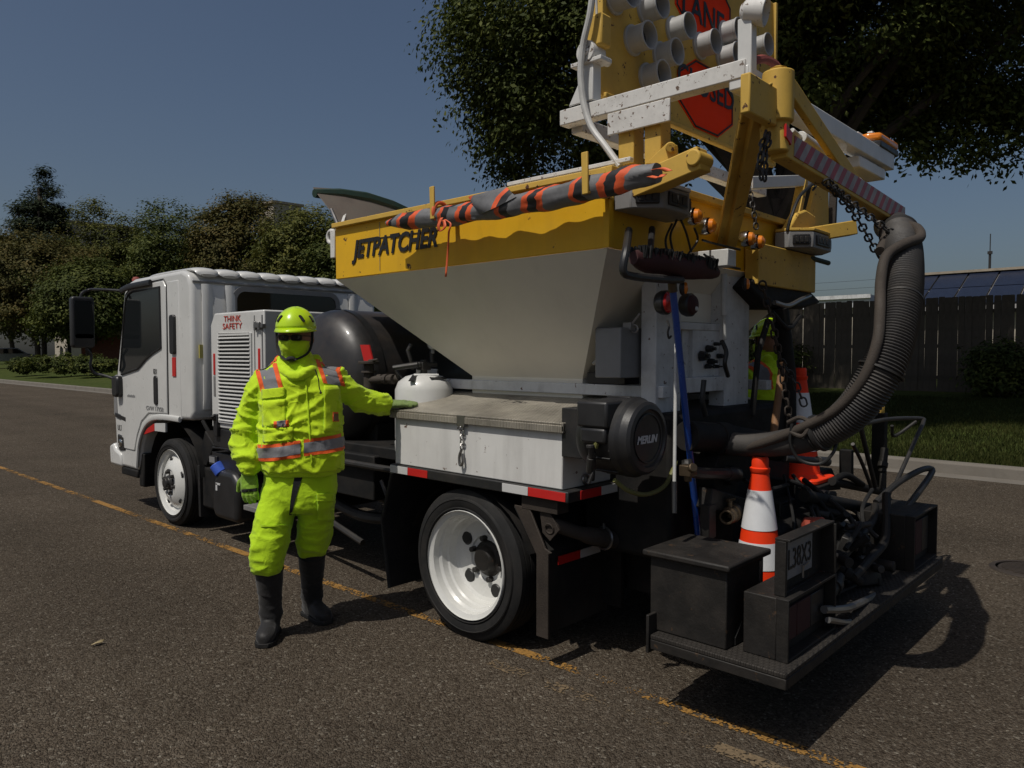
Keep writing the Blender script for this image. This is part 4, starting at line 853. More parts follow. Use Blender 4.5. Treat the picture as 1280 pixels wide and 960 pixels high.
cp_ = vbar(866, 906, 413, 471, YF+.035, .03, 'control_panel', 'frame_white', rfm)
vbar(872, 903, 425, 463, YF+.032, .02, 'panel_face', 'white_tape', cp_, .002) if False else None
for i, (px, py, r) in enumerate([(876,445,.030),(884,436,.022),(886,452,.020),(893,430,.012),(882,458,.014),(892,458,.012),(897,445,.015)]):
    q = Q(px, py, YF+.03); mb = MB(); mb.cyl(q, q-V((0,.035,0)), r, r*.8, 14); mb.cyl(q-V((0,.035,0)), q-V((0,.055,0)), r*.45, n=10); part(mb, 'valve', 'black_plastic', rfm, .002)
mb = MB(); mb.tube(spline([Q(902,425,1.9),Q(908,440,1.88),Q(906,455,1.88),Q(910,470,1.9)],5), .012, 8); part(mb, 'control_cable', 'black_plastic', rfm, 0); mb = MB(); mb.tube(spline([Q(880,475,1.9),Q(878,500,1.9),Q(882,520,1.9)],5), .014, 8); part(mb, 'control_cable', 'black_plastic', rfm, 0)
mb = MB(); mb.cyl(Q(905,342,1.88), Q(905,395,1.88), .017, n=14); mb.cyl(Q(905,395,1.88), Q(906,425,1.88), .011, n=12); part(mb, 'white_rod', 'white_pole', rfm, .002)
# dark machinery filling below the frame
mb = MB(); mb.bb(3.25, 4.7, 1.95, 2.5, .55, 1.30); part(mb, 'blower_housing', 'chassis_black', bevel=.03)
mb = MB(); mb.cyl((3.55,1.98,.98),(3.55,1.80,.98), .16, .14, 24); mb.cyl((3.55,1.80,.98),(3.55,1.77,.98), .05, n=14); part(mb, 'pump', 'chassis_black', bevel=.006)
mb = MB(); mb.tube([Q(858,545,1.85), Q(905,548,1.82), Q(975,560,1.75)], .075, 16); mb.tube([Q(893,548,1.83), Q(908,549,1.82)], .085, 16); part(mb, 'suction_pipe', 'chassis_black', bevel=.004)
mb = MB(); mb.tube(spline([Q(858,575,1.8),Q(865,590,1.78),Q(915,592,1.75)],5), .028, 10); mb.cyl(Q(908,592,1.76), Q(922,593,1.74), .036, n=12); part(mb, 'hydraulic_line', 'dark_steel', bevel=0)
mb = MB(); q = Q(860,588,1.72); mb.box(q, (.06,.06,.05)); mb.cyl(q, q+V((-.02,-.04,.02)), .022, n=10); mb.cyl(q+V((0,0,-.05)), q, .018, n=10); part(mb, 'pipe_fitting', 'brass', bevel=.004)
mb = MB(); a, b = Q(880,622,1.80), Q(1000,655,1.80); mb.bar(a, b, .08, .10); part(mb, 'rear_crossmember', 'tar_steel', bevel=.006)
mb = MB(); mb.bar(Q(885,630,1.78), Q(885,672,1.78), .07, .05); part(mb, 'crossmember_bracket', 'tar_steel', bevel=.004)
q = Q(908,647,1.72); d_ = (Q(925,632,1.80)-q).normalized(); mb = MB(); mb.lathe([(.026,0),(.036,0),(.036,.03),(.030,.035),(.042,.05),(.042,.09),(.05,.10),(.05,.14),(.03,.16)], q, d_, 20); mb.lathe([(.026,0),(.024,.1),(0,.1)], q, d_, 20); mb.cyl(q+d_*.07, q+d_*.07+V((0,0,.07)), .014, n=10); mb.box(q+d_*.07+V((.01,0,.075)), (.07,.02,.015)); part(mb, 'hose_coupling', 'brass', bevel=.002)
mb = MB(); c = Q(985,642,1.72); mb.bb(c.x-.10,c.x+.10,1.72,1.80,c.z-.075,c.z+.075); wl_ = part(mb, 'work_lamp', 'tar_steel', bevel=.008); mb = MB(); mb.bb(c.x-.08,c.x+.05,1.715,1.73,c.z-.055,c.z+.055); part(mb, 'lens', 'black_plastic', wl_, .002)
# ---- hose reel
rc = Q(811,548,1.86); rr_ = .178
mb = MB(); mb.lathe([(.05,.30),(.15,.30),(rr_*.95,.27),(rr_,.22),(rr_,.10),(rr_+.006,.09),(rr_+.006,.06),(rr_-.005,.045),(rr_-.012,.01),(rr_-.025,-.002),(rr_-.045,-.006),(rr_-.05,.004),(rr_-.065,.006),(0,.006)], rc, (0,1,0), 48); reel = part(mb, 'hose_reel', 'black_plastic', bevel=0, ang=24)
for rr3 in (rr_*.80, rr_*.62): mb = MB(); mb.torus(rc+V((0,.004,0)), (0,1,0), rr3, .004, 40, 6); part(mb, 'reel_ring', 'black_plastic', reel, 0)
for k in range(12): a = k*math.pi/6; mb = MB(); mb.bar(rc+V((math.cos(a)*(rr_+.002),.10,math.sin(a)*(rr_+.002))), rc+V((math.cos(a)*(rr_+.002),.23,math.sin(a)*(rr_+.002))), .012, .008, up=(math.cos(a),0,math.sin(a))); part(mb, 'reel_rib', 'black_plastic', reel, .002)
for k in range(8):
    a = k*math.pi/4+.3; q = rc+V((math.cos(a)*(rr_-.004), .09, math.sin(a)*(rr_-.004))); mb = MB(); mb.cyl(q-V((0,.03,0)), q+V((0,.01,0)), .008, n=8); part(mb, 'screw', 'dark_steel', reel, 0)
mb = MB(); mb.bb(rc.x-.20, rc.x-.06, 1.95, 2.12, rc.z+.05, rc.z+.17); mb.bb(rc.x-.20, rc.x-.10, 1.96, 2.10, rc.z-.02, rc.z+.05); part(mb, 'hose_guide', 'black_plastic', reel, .012)
mb = MB(); mb.bb(rc.x-.06, rc.x+.06, 2.14, 2.32, rc.z-.12, rc.z+.12); part(mb, 'reel_bracket', 'black_paint', reel)
text_mesh('lettering', 'MERLIN', 'white_ink', reel, rc+V((-.087,.0045,-.022)), (1,0,0), (0,0,1), .036, .165, shear=.25, bold=.03)
hs = [Q(757,530,2.0), Q(750,542,2.0), Q(744,560,2.02)]
mb = MB(); mb.tube(spline(hs,5), .012, 8); part(mb, 'air_hose', 'yellow_hose', reel, 0)
mb = MB(); mb.cyl(Q(740,558,2.02), Q(739,572,2.03), .014, n=10); mb.cyl(Q(739,572,2.03), Q(738,590,2.05), .020, n=10); mb.cyl(Q(742,565,2.02), Q(740,600,2.05), .013, n=8); mb.bar(Q(743,585,2.03), Q(736,605,2.04), .012); mb.cyl(Q(738,556,2.02), Q(738,560,2.02), .019, n=10); part(mb, 'hose_nozzle', 'dark_steel', reel, .002)
mb = MB(); mb.torus((3.02,2.306,.965), (0,1,0), .022, .007, 18, 8); part(mb, 'tie_ring', 'bare_steel', tb, 0)
ring = [Q(768,600,1.98), Q(785,613,1.96), Q(808,618,1.95), Q(830,608,1.95), Q(841,588,1.95), Q(848,565,1.97)]
mb = MB(); mb.tube(spline(ring,6), .011, 8); part(mb, 'air_hose', 'yellow_hose', reel, 0)
# ---- lights on the rear of the hopper
def strobe(x0, x1, mt, nm):
    zz = 2.245; poly = [(x0,2.0),(x0,1.91),(x0+.10,1.80),(x1-.12,1.80),(x1,1.90),(x1,2.0)]
    mb = MB(); mb.prism([(x,y,zz) for x,y in poly], (0,0,.10)); s = part(mb, nm, 'grey_plastic', bevel=.006)
    mb = MB(); mb.prism([(CX+(x-CX)*1.0,y-.006 if y < 1.95 else y,zz+.102) for x,y in poly], (0,0,.018)); part(mb, 'cover', mt, s)
    for (ax, ay), (bx, by) in ((poly[1],poly[2]),(poly[2],poly[3]),(poly[3],poly[4])):
        a, b = V((ax,ay,0)), V((bx,by,0)); c = (a+b)/2+V((0,0,zz+.05)); dr = (b-a).normalized(); nr = dr.cross(V((0,0,1))); L = (b-a).length*.72
        R = Matrix((dr, nr, (0,0,1))).transposed(); mb = MB(); mb.box(c+nr*.004, (L,.014,.062), R); ln = part(mb, 'lens', 'black_plastic', s, .006)
        for k in (-1,0,1): mb = MB(); mb.box(c+nr*.012+dr*k*L*.27, (L*.2,.006,.035), R); part(mb, 'led_block', 'dark_steel', s, .002)
    return s
strobe(2.82, 3.26, 'peeling_white', 'strobe_light'); strobe(4.52, 5.03, 'yellow_paint', 'strobe_light')
mb = MB(); 
L = 0
for (px, py) in ((862,271),(880,283),(930,299),(942,303)):
    q = Q(px, py, 1.93); mb = MB(); mb.lathe([(0,-.05),(.03,-.045),(.042,-.02),(.045,.015),(.042,.03)], q, (0,-1,0), 18); bd = part(mb, 'marker_light', 'chrome', bevel=0); mb = MB(); mb.lathe([(.038,.03),(.034,.05),(.015,.062),(0,.064)], q, (.25,-1,0), 16); part(mb, 'lens', 'amber', bd, 0)
for (px, py) in ((833,378),(863,381)):
    q = Q(px, py, 1.90); mb = MB(); mb.lathe([(0,.04),(.05,.04),(.058,.02),(.058,-.005),(.05,-.012)], q, (0,1,0), 24); bd = part(mb, 'tail_light', 'black_plastic', bevel=0); mb = MB(); mb.lathe([(.050,-.012),(.044,-.022),(.02,-.03),(0,-.031)], q, (0,1,0), 24); part(mb, 'lens', 'dark_red' if px > 850 else 'red_plastic', bd, 0); mb = MB(); mb.lathe([(.012,0),(.01,-.006),(0,-.008)], q+V((.005,-.03,-.02)), (0,1,0), 12); part(mb, 'reflector', 'white_tape', bd, 0)
for (px, py) in ((853,360),(931,355)):
    q = Q(px, py, 1.86); mb = MB(); mb.sphere(q, .03, 14, 8, (.6,.5,1.2)); bd = part(mb, 'side_marker', 'black_plastic', bevel=0); mb = MB(); mb.sphere(q+V((.008,-.012,0)), .024, 14, 8, (.6,.5,1.2)); part(mb, 'lens', 'amber', bd, 0)
q = Q(834,400,1.88); mb = MB(); mb.tube(spline([q, q+V((0,-.01,-.03)), q+V((-.01,-.01,-.06)), q+V((.0,-.01,-.085)), q+V((.02,-.01,-.075))],5), .005, 8); part(mb, 'hook', 'dark_steel', bevel=0)
# hanging wires near the marker lights
for k, pts in enumerate([[(846,275),(838,295),(842,318)],[(850,272),(858,292),(864,315)],[(840,280),(832,300),(836,322)],[(868,285),(872,300),(860,318)],[(878,300),(895,305),(925,312)],[(880,318),(900,330),(925,336)]]):
    mb = MB(); mb.tube(spline([Q(a,b,1.9) for a,b in pts],5), .006, 6); part(mb, 'wiring', 'ink_black', bevel=0)
# gate handle and small enclosure beside the hopper
mb = MB(); mb.bb(Q(776,440,2.16).x, Q(819,440,2.16).x, 2.16, 2.32, Q(797,472,2.16).z, Q(797,410,2.16).z); part(mb, 'valve_enclosure', 'grey_plastic', bevel=.006)
mb = MB(); mb.cyl(P(742,455,x=3.2), P(788,408,x=3.2), .012, n=10); mb.cyl(P(783,414,x=3.2), P(800,392,x=3.2), .008, n=8); mb.box(P(786,408,x=3.2), (.04,.05,.04)); mb.torus(P(793,411,x=3.2), (1,0,0), .02, .006, 14, 6); part(mb, 'gate_rod', 'galvanised', bevel=.002)
mb = MB(); mb.bb(3.28, 3.42, 2.25, 2.5, 1.437, 1.50); part(mb, 'gate_stop', 'dark_steel', bevel=.006)
# right-hand tool box
mb = MB(); mb.prism([(5.01,2.32,.93),(4.46,2.32,.93),(4.46,2.32,1.335),(5.01,2.32,1.25)], (0,1.31,0)); tb2 = part(mb, 'tool_box', 'box_white', bevel=.006)
R = Matrix.Rotation(math.atan2(.11,.57), 3, 'Y'); mb = MB(); mb.box((4.738,2.975,1.312), (.60,1.36,.014), R); part(mb, 'lid', 'diamond_aluminium', tb2, .003)
mb = MB(); mb.bb(4.41, 5.03, 2.27, 3.66, .872, .928); part(mb, 'fender_rail', 'black_paint', bevel=.006)
# ------------------------------------------------------------------ arrow board and its U-shaped carrier
YB = 2.30; bl_, br_ = Q(751,60,YB).x, Q(968,30,YB).x; zb = Q(752,118,YB).z; zt = zb+1.12
mb = MB(); mb.bb(bl_, br_, YB, YB+.045, zb, zt); ab = part(mb, 'arrow_board', 'yellow_paint', bevel=.006)
mb = MB(); mb.bb(bl_-.012, bl_+.02, YB-.02, YB+.07, zb+.24, zt); part(mb, 'board_edge', 'yellow_paint', ab); mb = MB(); mb.bb(br_-.02, br_+.012, YB-.02, YB+.07, zb, zt); part(mb, 'board_edge', 'yellow_paint', ab); mb = MB(); mb.bb(bl_+.02, br_-.02, YB-.02, YB-.002, zb-.012, zb+.012); part(mb, 'board_edge', 'yellow_paint', ab)
def octo(cpx, cpy, wx, hz):
    c = Q(cpx, cpy, YB-.006); k = .42
    pts = [(wx,hz*k),(wx*k,hz),(-wx*k,hz),(-wx,hz*k),(-wx,-hz*k),(-wx*k,-hz),(wx*k,-hz),(wx,-hz*k)]
    mb = MB(); mb.prism([(c.x+a, YB-.005, c.z+b) for a, b in pts], (0,.004,0)); s = part(mb, 'sign_panel', 'orange_sign', ab, 0)
    mb = MB(); mb.tube([(c.x+a*.95, YB-.006, c.z+b*.95) for a, b in pts], .006, 6, closed=True); part(mb, 'sign_border', 'ink_black', ab, 0); return s
octo(881, 8, .335, .225); octo(884, 124, .34, .20)
def word(txt, a, b, h):
    A, B_ = Q(*a, YB-.008), Q(*b, YB-.008); B_.z = A.z = (A.z+B_.z)/2
    text_mesh('lettering', txt, 'ink_black', ab, A, B_-A, (0,0,1), h, (B_-A).length, bold=.012)
word('LANE', (853,22), (905,44), .15); word('CLOSED', (847,108), (917,138), .135)
l0 = None
for (px, py) in [(779,-2),(818,12),(802,50),(837,70),(820,97),(853,38),(886,57),(914,72),(916,42),(953,60)]:
    q = Q(px-12, py+1, YB)
    if l0 is None:
        mb = MB(); mb.lathe([(.080,-.004),(.080,.012),(.070,.016),(.067,.03),(.068,.095),(.073,.10),(.073,.112),(.066,.112),(.062,.06),(.056,.03),(0,.02)], q, (0,-1,0), 28); l0 = part(mb, 'lamp', 'lamp_grey', ab, 0, ang=30)
        mb = MB(); mb.lathe([(.062,.05),(.05,.04),(.02,.032),(0,.03)], q, (0,-1,0), 24); part(mb, 'lens', 'black_plastic', l0, 0); lq = q
    else: dup(l0, q-lq)
AX = 2.93
def X(px, py, x=AX): return P(px, py, x=x)
A0, A1 = X(705,146), X(936,92); A0.z = A1.z = (A0.z+A1.z)/2
mb = MB(); mb.bar(A0, A1, .07, .075); car = part(mb, 'board_carrier', 'peeling_white', bevel=.005)
a, b = X(760,140,AX-.045), X(838,122,AX-.045); a.z = b.z; mb = MB(); mb.bar(a-V((0,0,.05)), b-V((0,0,.05)), .012, .10); part(mb, 'carrier_plate', 'peeling_white', car)
mb = MB(); mb.bar(X(934,100), X(934,24), .05, .06, up=(0,1,0)); part(mb, 'carrier_post', 'white_paint', car)
q = X(942,14); mb = MB(); mb.lathe([(.025,-.05),(.045,-.03),(.058,.05),(.052,.052),(.03,-.01),(0,-.015)], q, (.25,-1,-.25), 22); part(mb, 'carrier_lamp', 'peeling_white', car, 0)
a = X(740,128); b = X(740,80); mb = MB(); mb.bar(a, b, .065, .06, up=(0,1,0)); mb.prism([a+V((-.03,.03,0)), a+V((-.03,.12,0)), b+V((-.03,.03,-.04))], (.012,0,0)); part(mb, 'carrier_post', 'white_paint', car)
q = X(739,68); mb = MB(); mb.lathe([(.02,-.05),(.052,-.05),(.055,-.03),(.055,.03),(.052,.05),(.02,.05)], q, (1,0,0), 24); mb.bb(q.x-.045,q.x+.045,q.y-.09,q.y+.09,q.z-.055,q.z-.035); mb.cyl(q+V((-.06,0,0)), q+V((.14,0,0)), .022, n=14); part(mb, 'pillow_bearing', 'peeling_white', car, .003)
a, b = X(747,60), X(747,20); mb = MB(); mb.bb(AX-.03, AX+.05, a.y-.045, a.y+.045, a.z, b.z); part(mb, 'board_bracket', 'yellow_paint', ab, .01)
mb = MB(); mb.tube([X(745,-10), X(746,20)], .006, 6); part(mb, 'pull_cord', 'white_pole', ab, 0)
a, b = P(748,150,x=3.12), None
mb = MB(); y0 = A0.y-.05; mb.bar((AX+.04,y0,A0.z-.03), (5.05,y0,A0.z-.03), .07, .07); part(mb, 'carrier_beam', 'peeling_white', car)
for px0, px1, t0 in ((778,800,160),(812,832,142)):
    a, b = X((px0+px1)/2, t0, AX+.02), X((px0+px1)/2, 208, AX+.02); mb = MB(); mb.bar(a, b, .085, .085, up=(0,1,0)); part(mb, 'carrier_leg', 'yellow_paint', car)
a, b = X(778,243,AX-.06), X(880,199,AX-.06); mb = MB(); mb.bar(a, b, .09, .10); mb.cyl(b+V((-.06,.02,0)), b+V((.06,.02,0)), .035, n=16); lift = part(mb, 'lift_arm', 'yellow_paint', bevel=.006)
mb = MB(); mb.prism([X(806,205,AX-.06), X(836,205,AX-.06), X(844,196,AX-.06), X(843,180,AX-.06), X(834,178,AX-.06)], (.03,0,0)); mb.cyl(X(838,184,AX-.10), X(838,184,AX+.02), .022, n=14); part(mb, 'lift_bracket', 'yellow_paint', lift)
cab_pts = [(741,-8),(737,20),(729,55),(726,85),(727,110),(731,135),(740,160),(757,183),(775,208)]
mb = MB(); mb.tube(spline([X(a,b,AX-.07) for a,b in cab_pts],6), .016, 10); part(mb, 'cable', 'white_pole', ab, 0)
# rear cross beam of the carrier with the amber bar
YX = A1.y+.03
mb = MB(); zc = Q(985,133,YX).z; xr = Q(1108,222,YX).x; mb.bar((AX-.03,YX,zc), (xr,YX,zc), .085, .09); part(mb, 'carrier_beam', 'white_paint', car, .006)
mb = MB(); mb.bar((xr-.55,YX+.03,zc-.09), (xr-.12,YX+.03,zc-.09), .12, .06); part(mb, 'beam_box', 'white_paint', car, .006)
am = V((xr-.11,YX+.02,zc+.085)); mb = MB(); mb.prism([am+V((a,b,-.045)) for a,b in ((-.16,-.07),(.16,-.07),(.19,0),(.16,.10),(-.16,.10),(-.19,0))], (0,0,.035)); lb = part(mb, 'light_bar', 'black_plastic', car, .006)
mb = MB(); mb.prism([am+V((a,b,-.009)) for a,b in ((-.16,-.07),(.16,-.07),(.19,0),(.16,.10),(-.16,.10),(-.19,0))], (0,0,.045)); part(mb, 'lens', 'amber', lb, .015)
mb = MB(); mb.bb(am.x-.02,am.x+.18,am.y+.10,am.y+.13,am.z+.04,am.z+.10); mb.bb(am.x+.13,am.x+.18,am.y+.07,am.y+.10,am.z-.06,am.z+.13); part(mb, 'light_bracket', 'white_paint', car)
# ------------------------------------------------------------------ boom with pivot, brace and chains
YP = YX-.13
mb = MB(); a, b = Q(908,303,1.99), Q(947,118,YP+.04); mb.bar(a, b, .10, .07, up=(1,0,0)); mb.bar(a+V((-.055,-.03,0)), b+V((-.055,-.03,0)), .012, .12, up=(1,0,0)); boom_leg = part(mb, 'boom_mast', 'yellow_paint', bevel=.005)
c0, c1, c2 = Q(972,90,YP), Q(972,154,YP), Q(970,190,YP); c0.x = c1.x = c2.x = c1.x
mb = MB(); mb.lathe([(0,0),(.062,0),(.062,-(c0.z-c1.z)),(.045,-(c0.z-c1.z)-.002),(.045,-(c0.z-c2.z)),(0,-(c0.z-c2.z))], c0, (0,0,1), 28); pv_ = part(mb, 'boom_pivot', 'yellow_paint', bevel=.006)
mb = MB(); mb.lathe([(0,0),(.03,0),(.035,.015),(.02,.022),(0,.022)], c0, (0,0,1), 8); part(mb, 'pivot_bolt', 'yellow_paint', pv_, 0)
mb = MB(); x0 = Q(931,120,YP).x; mb.bb(x0, c0.x-.05, YP-.02, YP+.02, Q(940,146,YP).z, Q(940,96,YP).z); part(mb, 'pivot_plate', 'yellow_paint', pv_, .006)
mb = MB(); mb.prism([(c0.x-.03,YP-.050,c2.z+.05),(c0.x+.02,YP-.050,c2.z+.025),(c0.x+.03,YP-.050,c2.z+.075),(c0.x-.03,YP-.050,c2.z+.10)], (0,.01,0)); part(mb, 'reflective_tape', 'red_tape', pv_, 0)
q = Q(957,152,YP+.05); mb = MB(); mb.torus(q, (.6,-1,0), .04, .02, 20, 8); mb.bar(q-V((0,0,.03)), q-V((.0,0,.14)), .06, .02, up=(0,1,0)); part(mb, 'eye_plate', 'yellow_paint', pv_, 0)
mb = MB(); mb.tube(spline([Q(936,86,YP+.10),Q(944,76,YP+.12),Q(956,74,YP+.14),Q(968,80,YP+.16),Q(974,88,YP+.16)],5), .018, 8); mb.build('rubber_strap', 'strap_red', pv_)
def stripes():
    m, n, l, b = nt('boom_stripes'); tc = n.new('ShaderNodeTexCoord'); mp = n.new('ShaderNodeMapping'); l.new(tc.outputs['Object'], mp.inputs[0])
    w = n.new('ShaderNodeTexWave'); w.bands_direction = 'DIAGONAL'; w.inputs['Scale'].default_value = 6.2; mp.inputs['Scale'].default_value = (1,0,-1)
    l.new(mp.outputs[0], w.inputs['Vector']); r = ramp(n, [(0,(.42,.03,.03)),(.5,(.40,.33,.29))], 'CONSTANT'); l.new(w.outputs['Fac'], r.inputs[0])
    d = tex(n, l, 9, 6, .65); rd = ramp(n, [(.35,g(.55)),(.65,g(1))]); l.new(d, rd.inputs[0]); l.new(mixc(n, l, 1.0, r.outputs[0], rd.outputs[0], 'MULTIPLY'), b.inputs['Base Color']); b.inputs['Roughness'].default_value = .45; MATS['boom_stripes'] = m
stripes()
s0_, s1_ = Q(974,182,YP), Q(1122,272,YP)
mb = MB(); mb.bar(s0_, s1_, .07, .105); boom = part(mb, 'boom_arm', 'yellow_paint', bevel=.005)
mb = MB(); dv = V((0,-.0365,.008)); mb.bar(s0_+dv+(s1_-s0_)*.04, s1_+dv, .003, .085); part(mb, 'reflective_tape', 'boom_stripes', boom, 0)
mb = MB(); mb.bar(Q(984,104,YP-.02), Q(1072,234,YP-.02), .03, .075); part(mb, 'boom_brace', 'yellow_paint', boom, .004)
mb = MB(); mb.cyl(Q(1000,172,YP+.06), Q(1042,202,YP+.06), .030, n=16); mb.cyl(Q(990,163,YP+.06), Q(1000,172,YP+.06), .012, n=10); mb.cyl(Q(1042,202,YP+.06), Q(1075,228,YP+.06), .018, n=12); part(mb, 'boom_cylinder', 'white_paint', boom, .003)
def chain(pts, link_l, wire, name, mt, parent):
    """each link an elongated ring turned a quarter from the one before"""
    pl = spline(pts, 24); acc = 0; mb = MB(); k = 0; step = link_l*.74; last = pl[0]
    for a, b in zip(pl, pl[1:]):
        acc += (b-a).length
        if acc >= step:
            acc = 0; d = (b-last).normalized(); s = d.cross(V((.3,.5,.8))).normalized(); u = d.cross(s)
            if k % 2: s = u
            w = link_l*.34; h = link_l/2-w; c = (last+b)/2; last = b; k += 1; ring = []
            for j in range(10):
                t = 2*math.pi*j/10; ring.append(c+d*(math.sin(t)*w+(h if math.sin(t) > 0 else -h))+s*math.cos(t)*w)
            mb.tube(ring, wire, 5, closed=True)
    o = part(mb, name, mt, parent, 0); o['kind'] = 'stuff'; return o
ch = [Q(958,165,YP), Q(951,195,YP), Q(952,228,YP)]
for dx in (0, .03): chain([p+V((dx,0,0)) for p in ch], .042, .005, 'chain', 'dark_steel', boom)
chain([Q(935,228,1.75), Q(941,258,1.72), Q(946,290,1.70)], .035, .004, 'chain', 'dark_steel', boom)
chain([Q(952,352,1.68), Q(963,395,1.66), Q(975,450,1.64), Q(984,505,1.62), Q(988,545,1.60)], .052, .0055, 'chain', 'rusty_steel', boom)
chain([Q(975,450,1.64), Q(992,475,1.60), Q(1008,512,1.55)], .05, .005, 'chain', 'dark_steel', boom)
tip = s1_
chain([Q(1035,228,YP-.04), Q(1068,268,YP-.05), Q(1090,305,YP-.06), Q(1100,325,YP-.08)], .05, .0052, 'chain', 'dark_steel', boom)
chain([Q(1030,225,YP-.05), Q(1075,262,YP-.06), Q(1110,288,YP-.12), Q(1140,306,YP-.22)], .05, .005, 'chain', 'dark_steel', boom)
# ------------------------------------------------------------------ big suction hose
hp = [P(880,552,x=3.52), P(945,556,x=3.50), P(1005,548,x=3.48), P(1060,520,x=3.46), P(1100,466,x=3.48), P(1120,410,x=3.58), P(1128,355,x=3.75), P(1128,312,x=4.0), P(1122,288,x=4.35), P(1112,282,x=4.7)]
pl = spline(hp, 90); n = len(pl); rad = []
for i in range(n):
    t = i/(n-1); r = .058+.027*min(1, max(0, (t-.12)/.3))
    rad.append(r+((.0045,.0028,-.0035,-.0035,.0028)[i % 5] if .24 < t < .86 else 0))
mb = MB(); mb.tube(pl, rad, 28); hose = part(mb, 'suction_hose', 'hose_rubber', bevel=0, ang=40)
for f, w in ((.26,.012),(.45,.006),(.62,.006),(.865,.014)):
    i = int(f*(n-1)); d = (pl[i+1]-pl[i-1]).normalized(); mb = MB(); mb.lathe([(rad[i]+.003,-w),(rad[i]+.012,-w*.7),(rad[i]+.012,w*.7),(rad[i]+.003,w)], pl[i], d, 28); part(mb, 'hose_clamp', 'dark_steel', hose, 0)
el = [P(1122,300,x=4.12), P(1112,285,x=4.35), P(1106,280,x=4.7), P(1108,290,x=4.95)]
def X3(pts): return [P(a_, b_, x=c_) for a_, b_, c_ in pts]
lp2 = X3([(1100,314,3.9),(1110,293,4.1),(1128,282,4.2),(1146,285,4.1),(1150,297,3.95),(1130,305,3.8),(1108,320,3.7),(1101,350,3.6),(1100,390,3.5),(1096,430,3.42),(1078,475,3.39),(1045,512,3.39),(1000,536,3.41),(960,552,3.44),(925,562,3.48)])
mb = MB(); mb.tube(spline(lp2,8), .023, 12); part(mb, 'feed_hose', 'hose_canvas', hose, 0)
lp3 = X3([(1104,320,3.85),(1103,360,3.7),(1098,405,3.55),(1086,452,3.45),(1062,494,3.44),(1020,527,3.44),(985,542,3.45)])
mb = MB(); mb.tube(spline(lp3,8), .014, 10); part(mb, 'feed_hose', 'hose_rubber', hose, 0)
mb = MB(); mb.tube(spline(X3([(990,530,3.40),(988,555,3.40),(1000,575,3.42),(1025,580,3.44),(1042,565,3.46),(1046,545,3.5)]),6), .008, 8); part(mb, 'hose_strap', 'ink_black', hose, 0)
mb = MB(); mb.tube(spline(X3([(985,528,3.42),(1000,522,3.41),(1012,530,3.40),(1003,545,3.39),(988,540,3.40)]),6), .010, 8); part(mb, 'hose_strap', 'hose_canvas', hose, 0)
# ------------------------------------------------------------------ right-hand lift arm group seen beyond the mast
YR = 2.02
mb = MB(); mb.bar(Q(986,298,1.98), Q(1066,285,1.72), .09, .09); mb.cyl(Q(1060,280,1.74), Q(1060,294,1.74), .03, n=14); ra = part(mb, 'lift_arm', 'yellow_paint', bevel=.006)
mb = MB(); mb.prism([Q(1006,290,1.95), Q(1036,287,1.95), Q(1036,236,1.95), Q(1020,232,1.95)], (0,.03,0)); part(mb, 'lift_bracket', 'yellow_paint', ra)
mb = MB(); mb.prism([Q(984,291,1.92), Q(1022,287,1.92), Q(1020,270,1.92), Q(1008,262,1.92), Q(998,266,1.92)], (0,.06,0)); part(mb, 'guard_plate', 'yellow_paint', ra, .012)
mb = MB(); mb.bar(Q(990,292,1.96), Q(1004,222,1.98), .06, .05); part(mb, 'carrier_leg', 'yellow_paint', ra)
mb = MB(); mb.bar(Q(1040,288,1.95), Q(1042,236,1.95), .03, .05); part(mb, 'rack', 'rusty_steel', ra)
mb = MB(); mb.bar(Q(935,229,1.98), Q(1012,226,1.98), .06, .07); part(mb, 'carrier_beam', 'white_paint', car)
mb = MB(); mb.tube(spline([Q(1018,228,1.9),Q(1000,245,1.9),Q(990,268,1.9),Q(984,288,1.92)],5), .010, 8); part(mb, 'control_cable', 'ink_black', ra, 0); mb = MB(); mb.tube(spline([Q(1030,232,1.9),Q(1040,225,1.88),Q(1026,226,1.88),Q(1016,238,1.9)],5), .008, 8); part(mb, 'control_cable', 'ink_black', ra, 0)
mb = MB(); mb.cyl(Q(1008,321,1.95), Q(1036,329,1.9), .016, n=12); part(mb, 'green_handle', 'green_tarp', ra, .003)
mb = MB(); mb.prism([Q(935,358,1.95), Q(955,335,1.95), Q(1000,350,1.95), Q(1028,378,1.95), Q(1005,386,1.95), Q(960,385,1.95)], (0,.35,0)); part(mb, 'engine_cowl', 'chassis_black', bevel=.02)
mb = MB(); mb.bb(4.15, 5.0, 1.93, 2.015, 2.0, 2.24); part(mb, 'hopper_brace', 'yellow_paint', bevel=.006)
mb = MB(); mb.tube(spline([Q(968,378,1.9),Q(985,382,1.88),Q(1000,375,1.88),Q(1012,370,1.9)],5), .014, 10); part(mb, 'exhaust_pipe', 'bare_steel', bevel=0)
mb = MB(); mb.tube([Q(975,385,1.95), Q(985,470,1.95), Q(985,560,1.95)], .05, 14); mb.tube([Q(960,400,1.95), Q(948,440,1.95), Q(940,520,1.95)], .018, 8); mb.tube(spline([Q(965,390,1.9),Q(985,410,1.9),Q(1000,395,1.92)],5), .014, 8); part(mb, 'exhaust_stack', 'chassis_black', bevel=0)
mb = MB(); mb.cyl(Q(978,455,1.9), Q(965,560,1.8), .022, n=12); part(mb, 'tool_handle', 'wood_brown', bevel=.003)
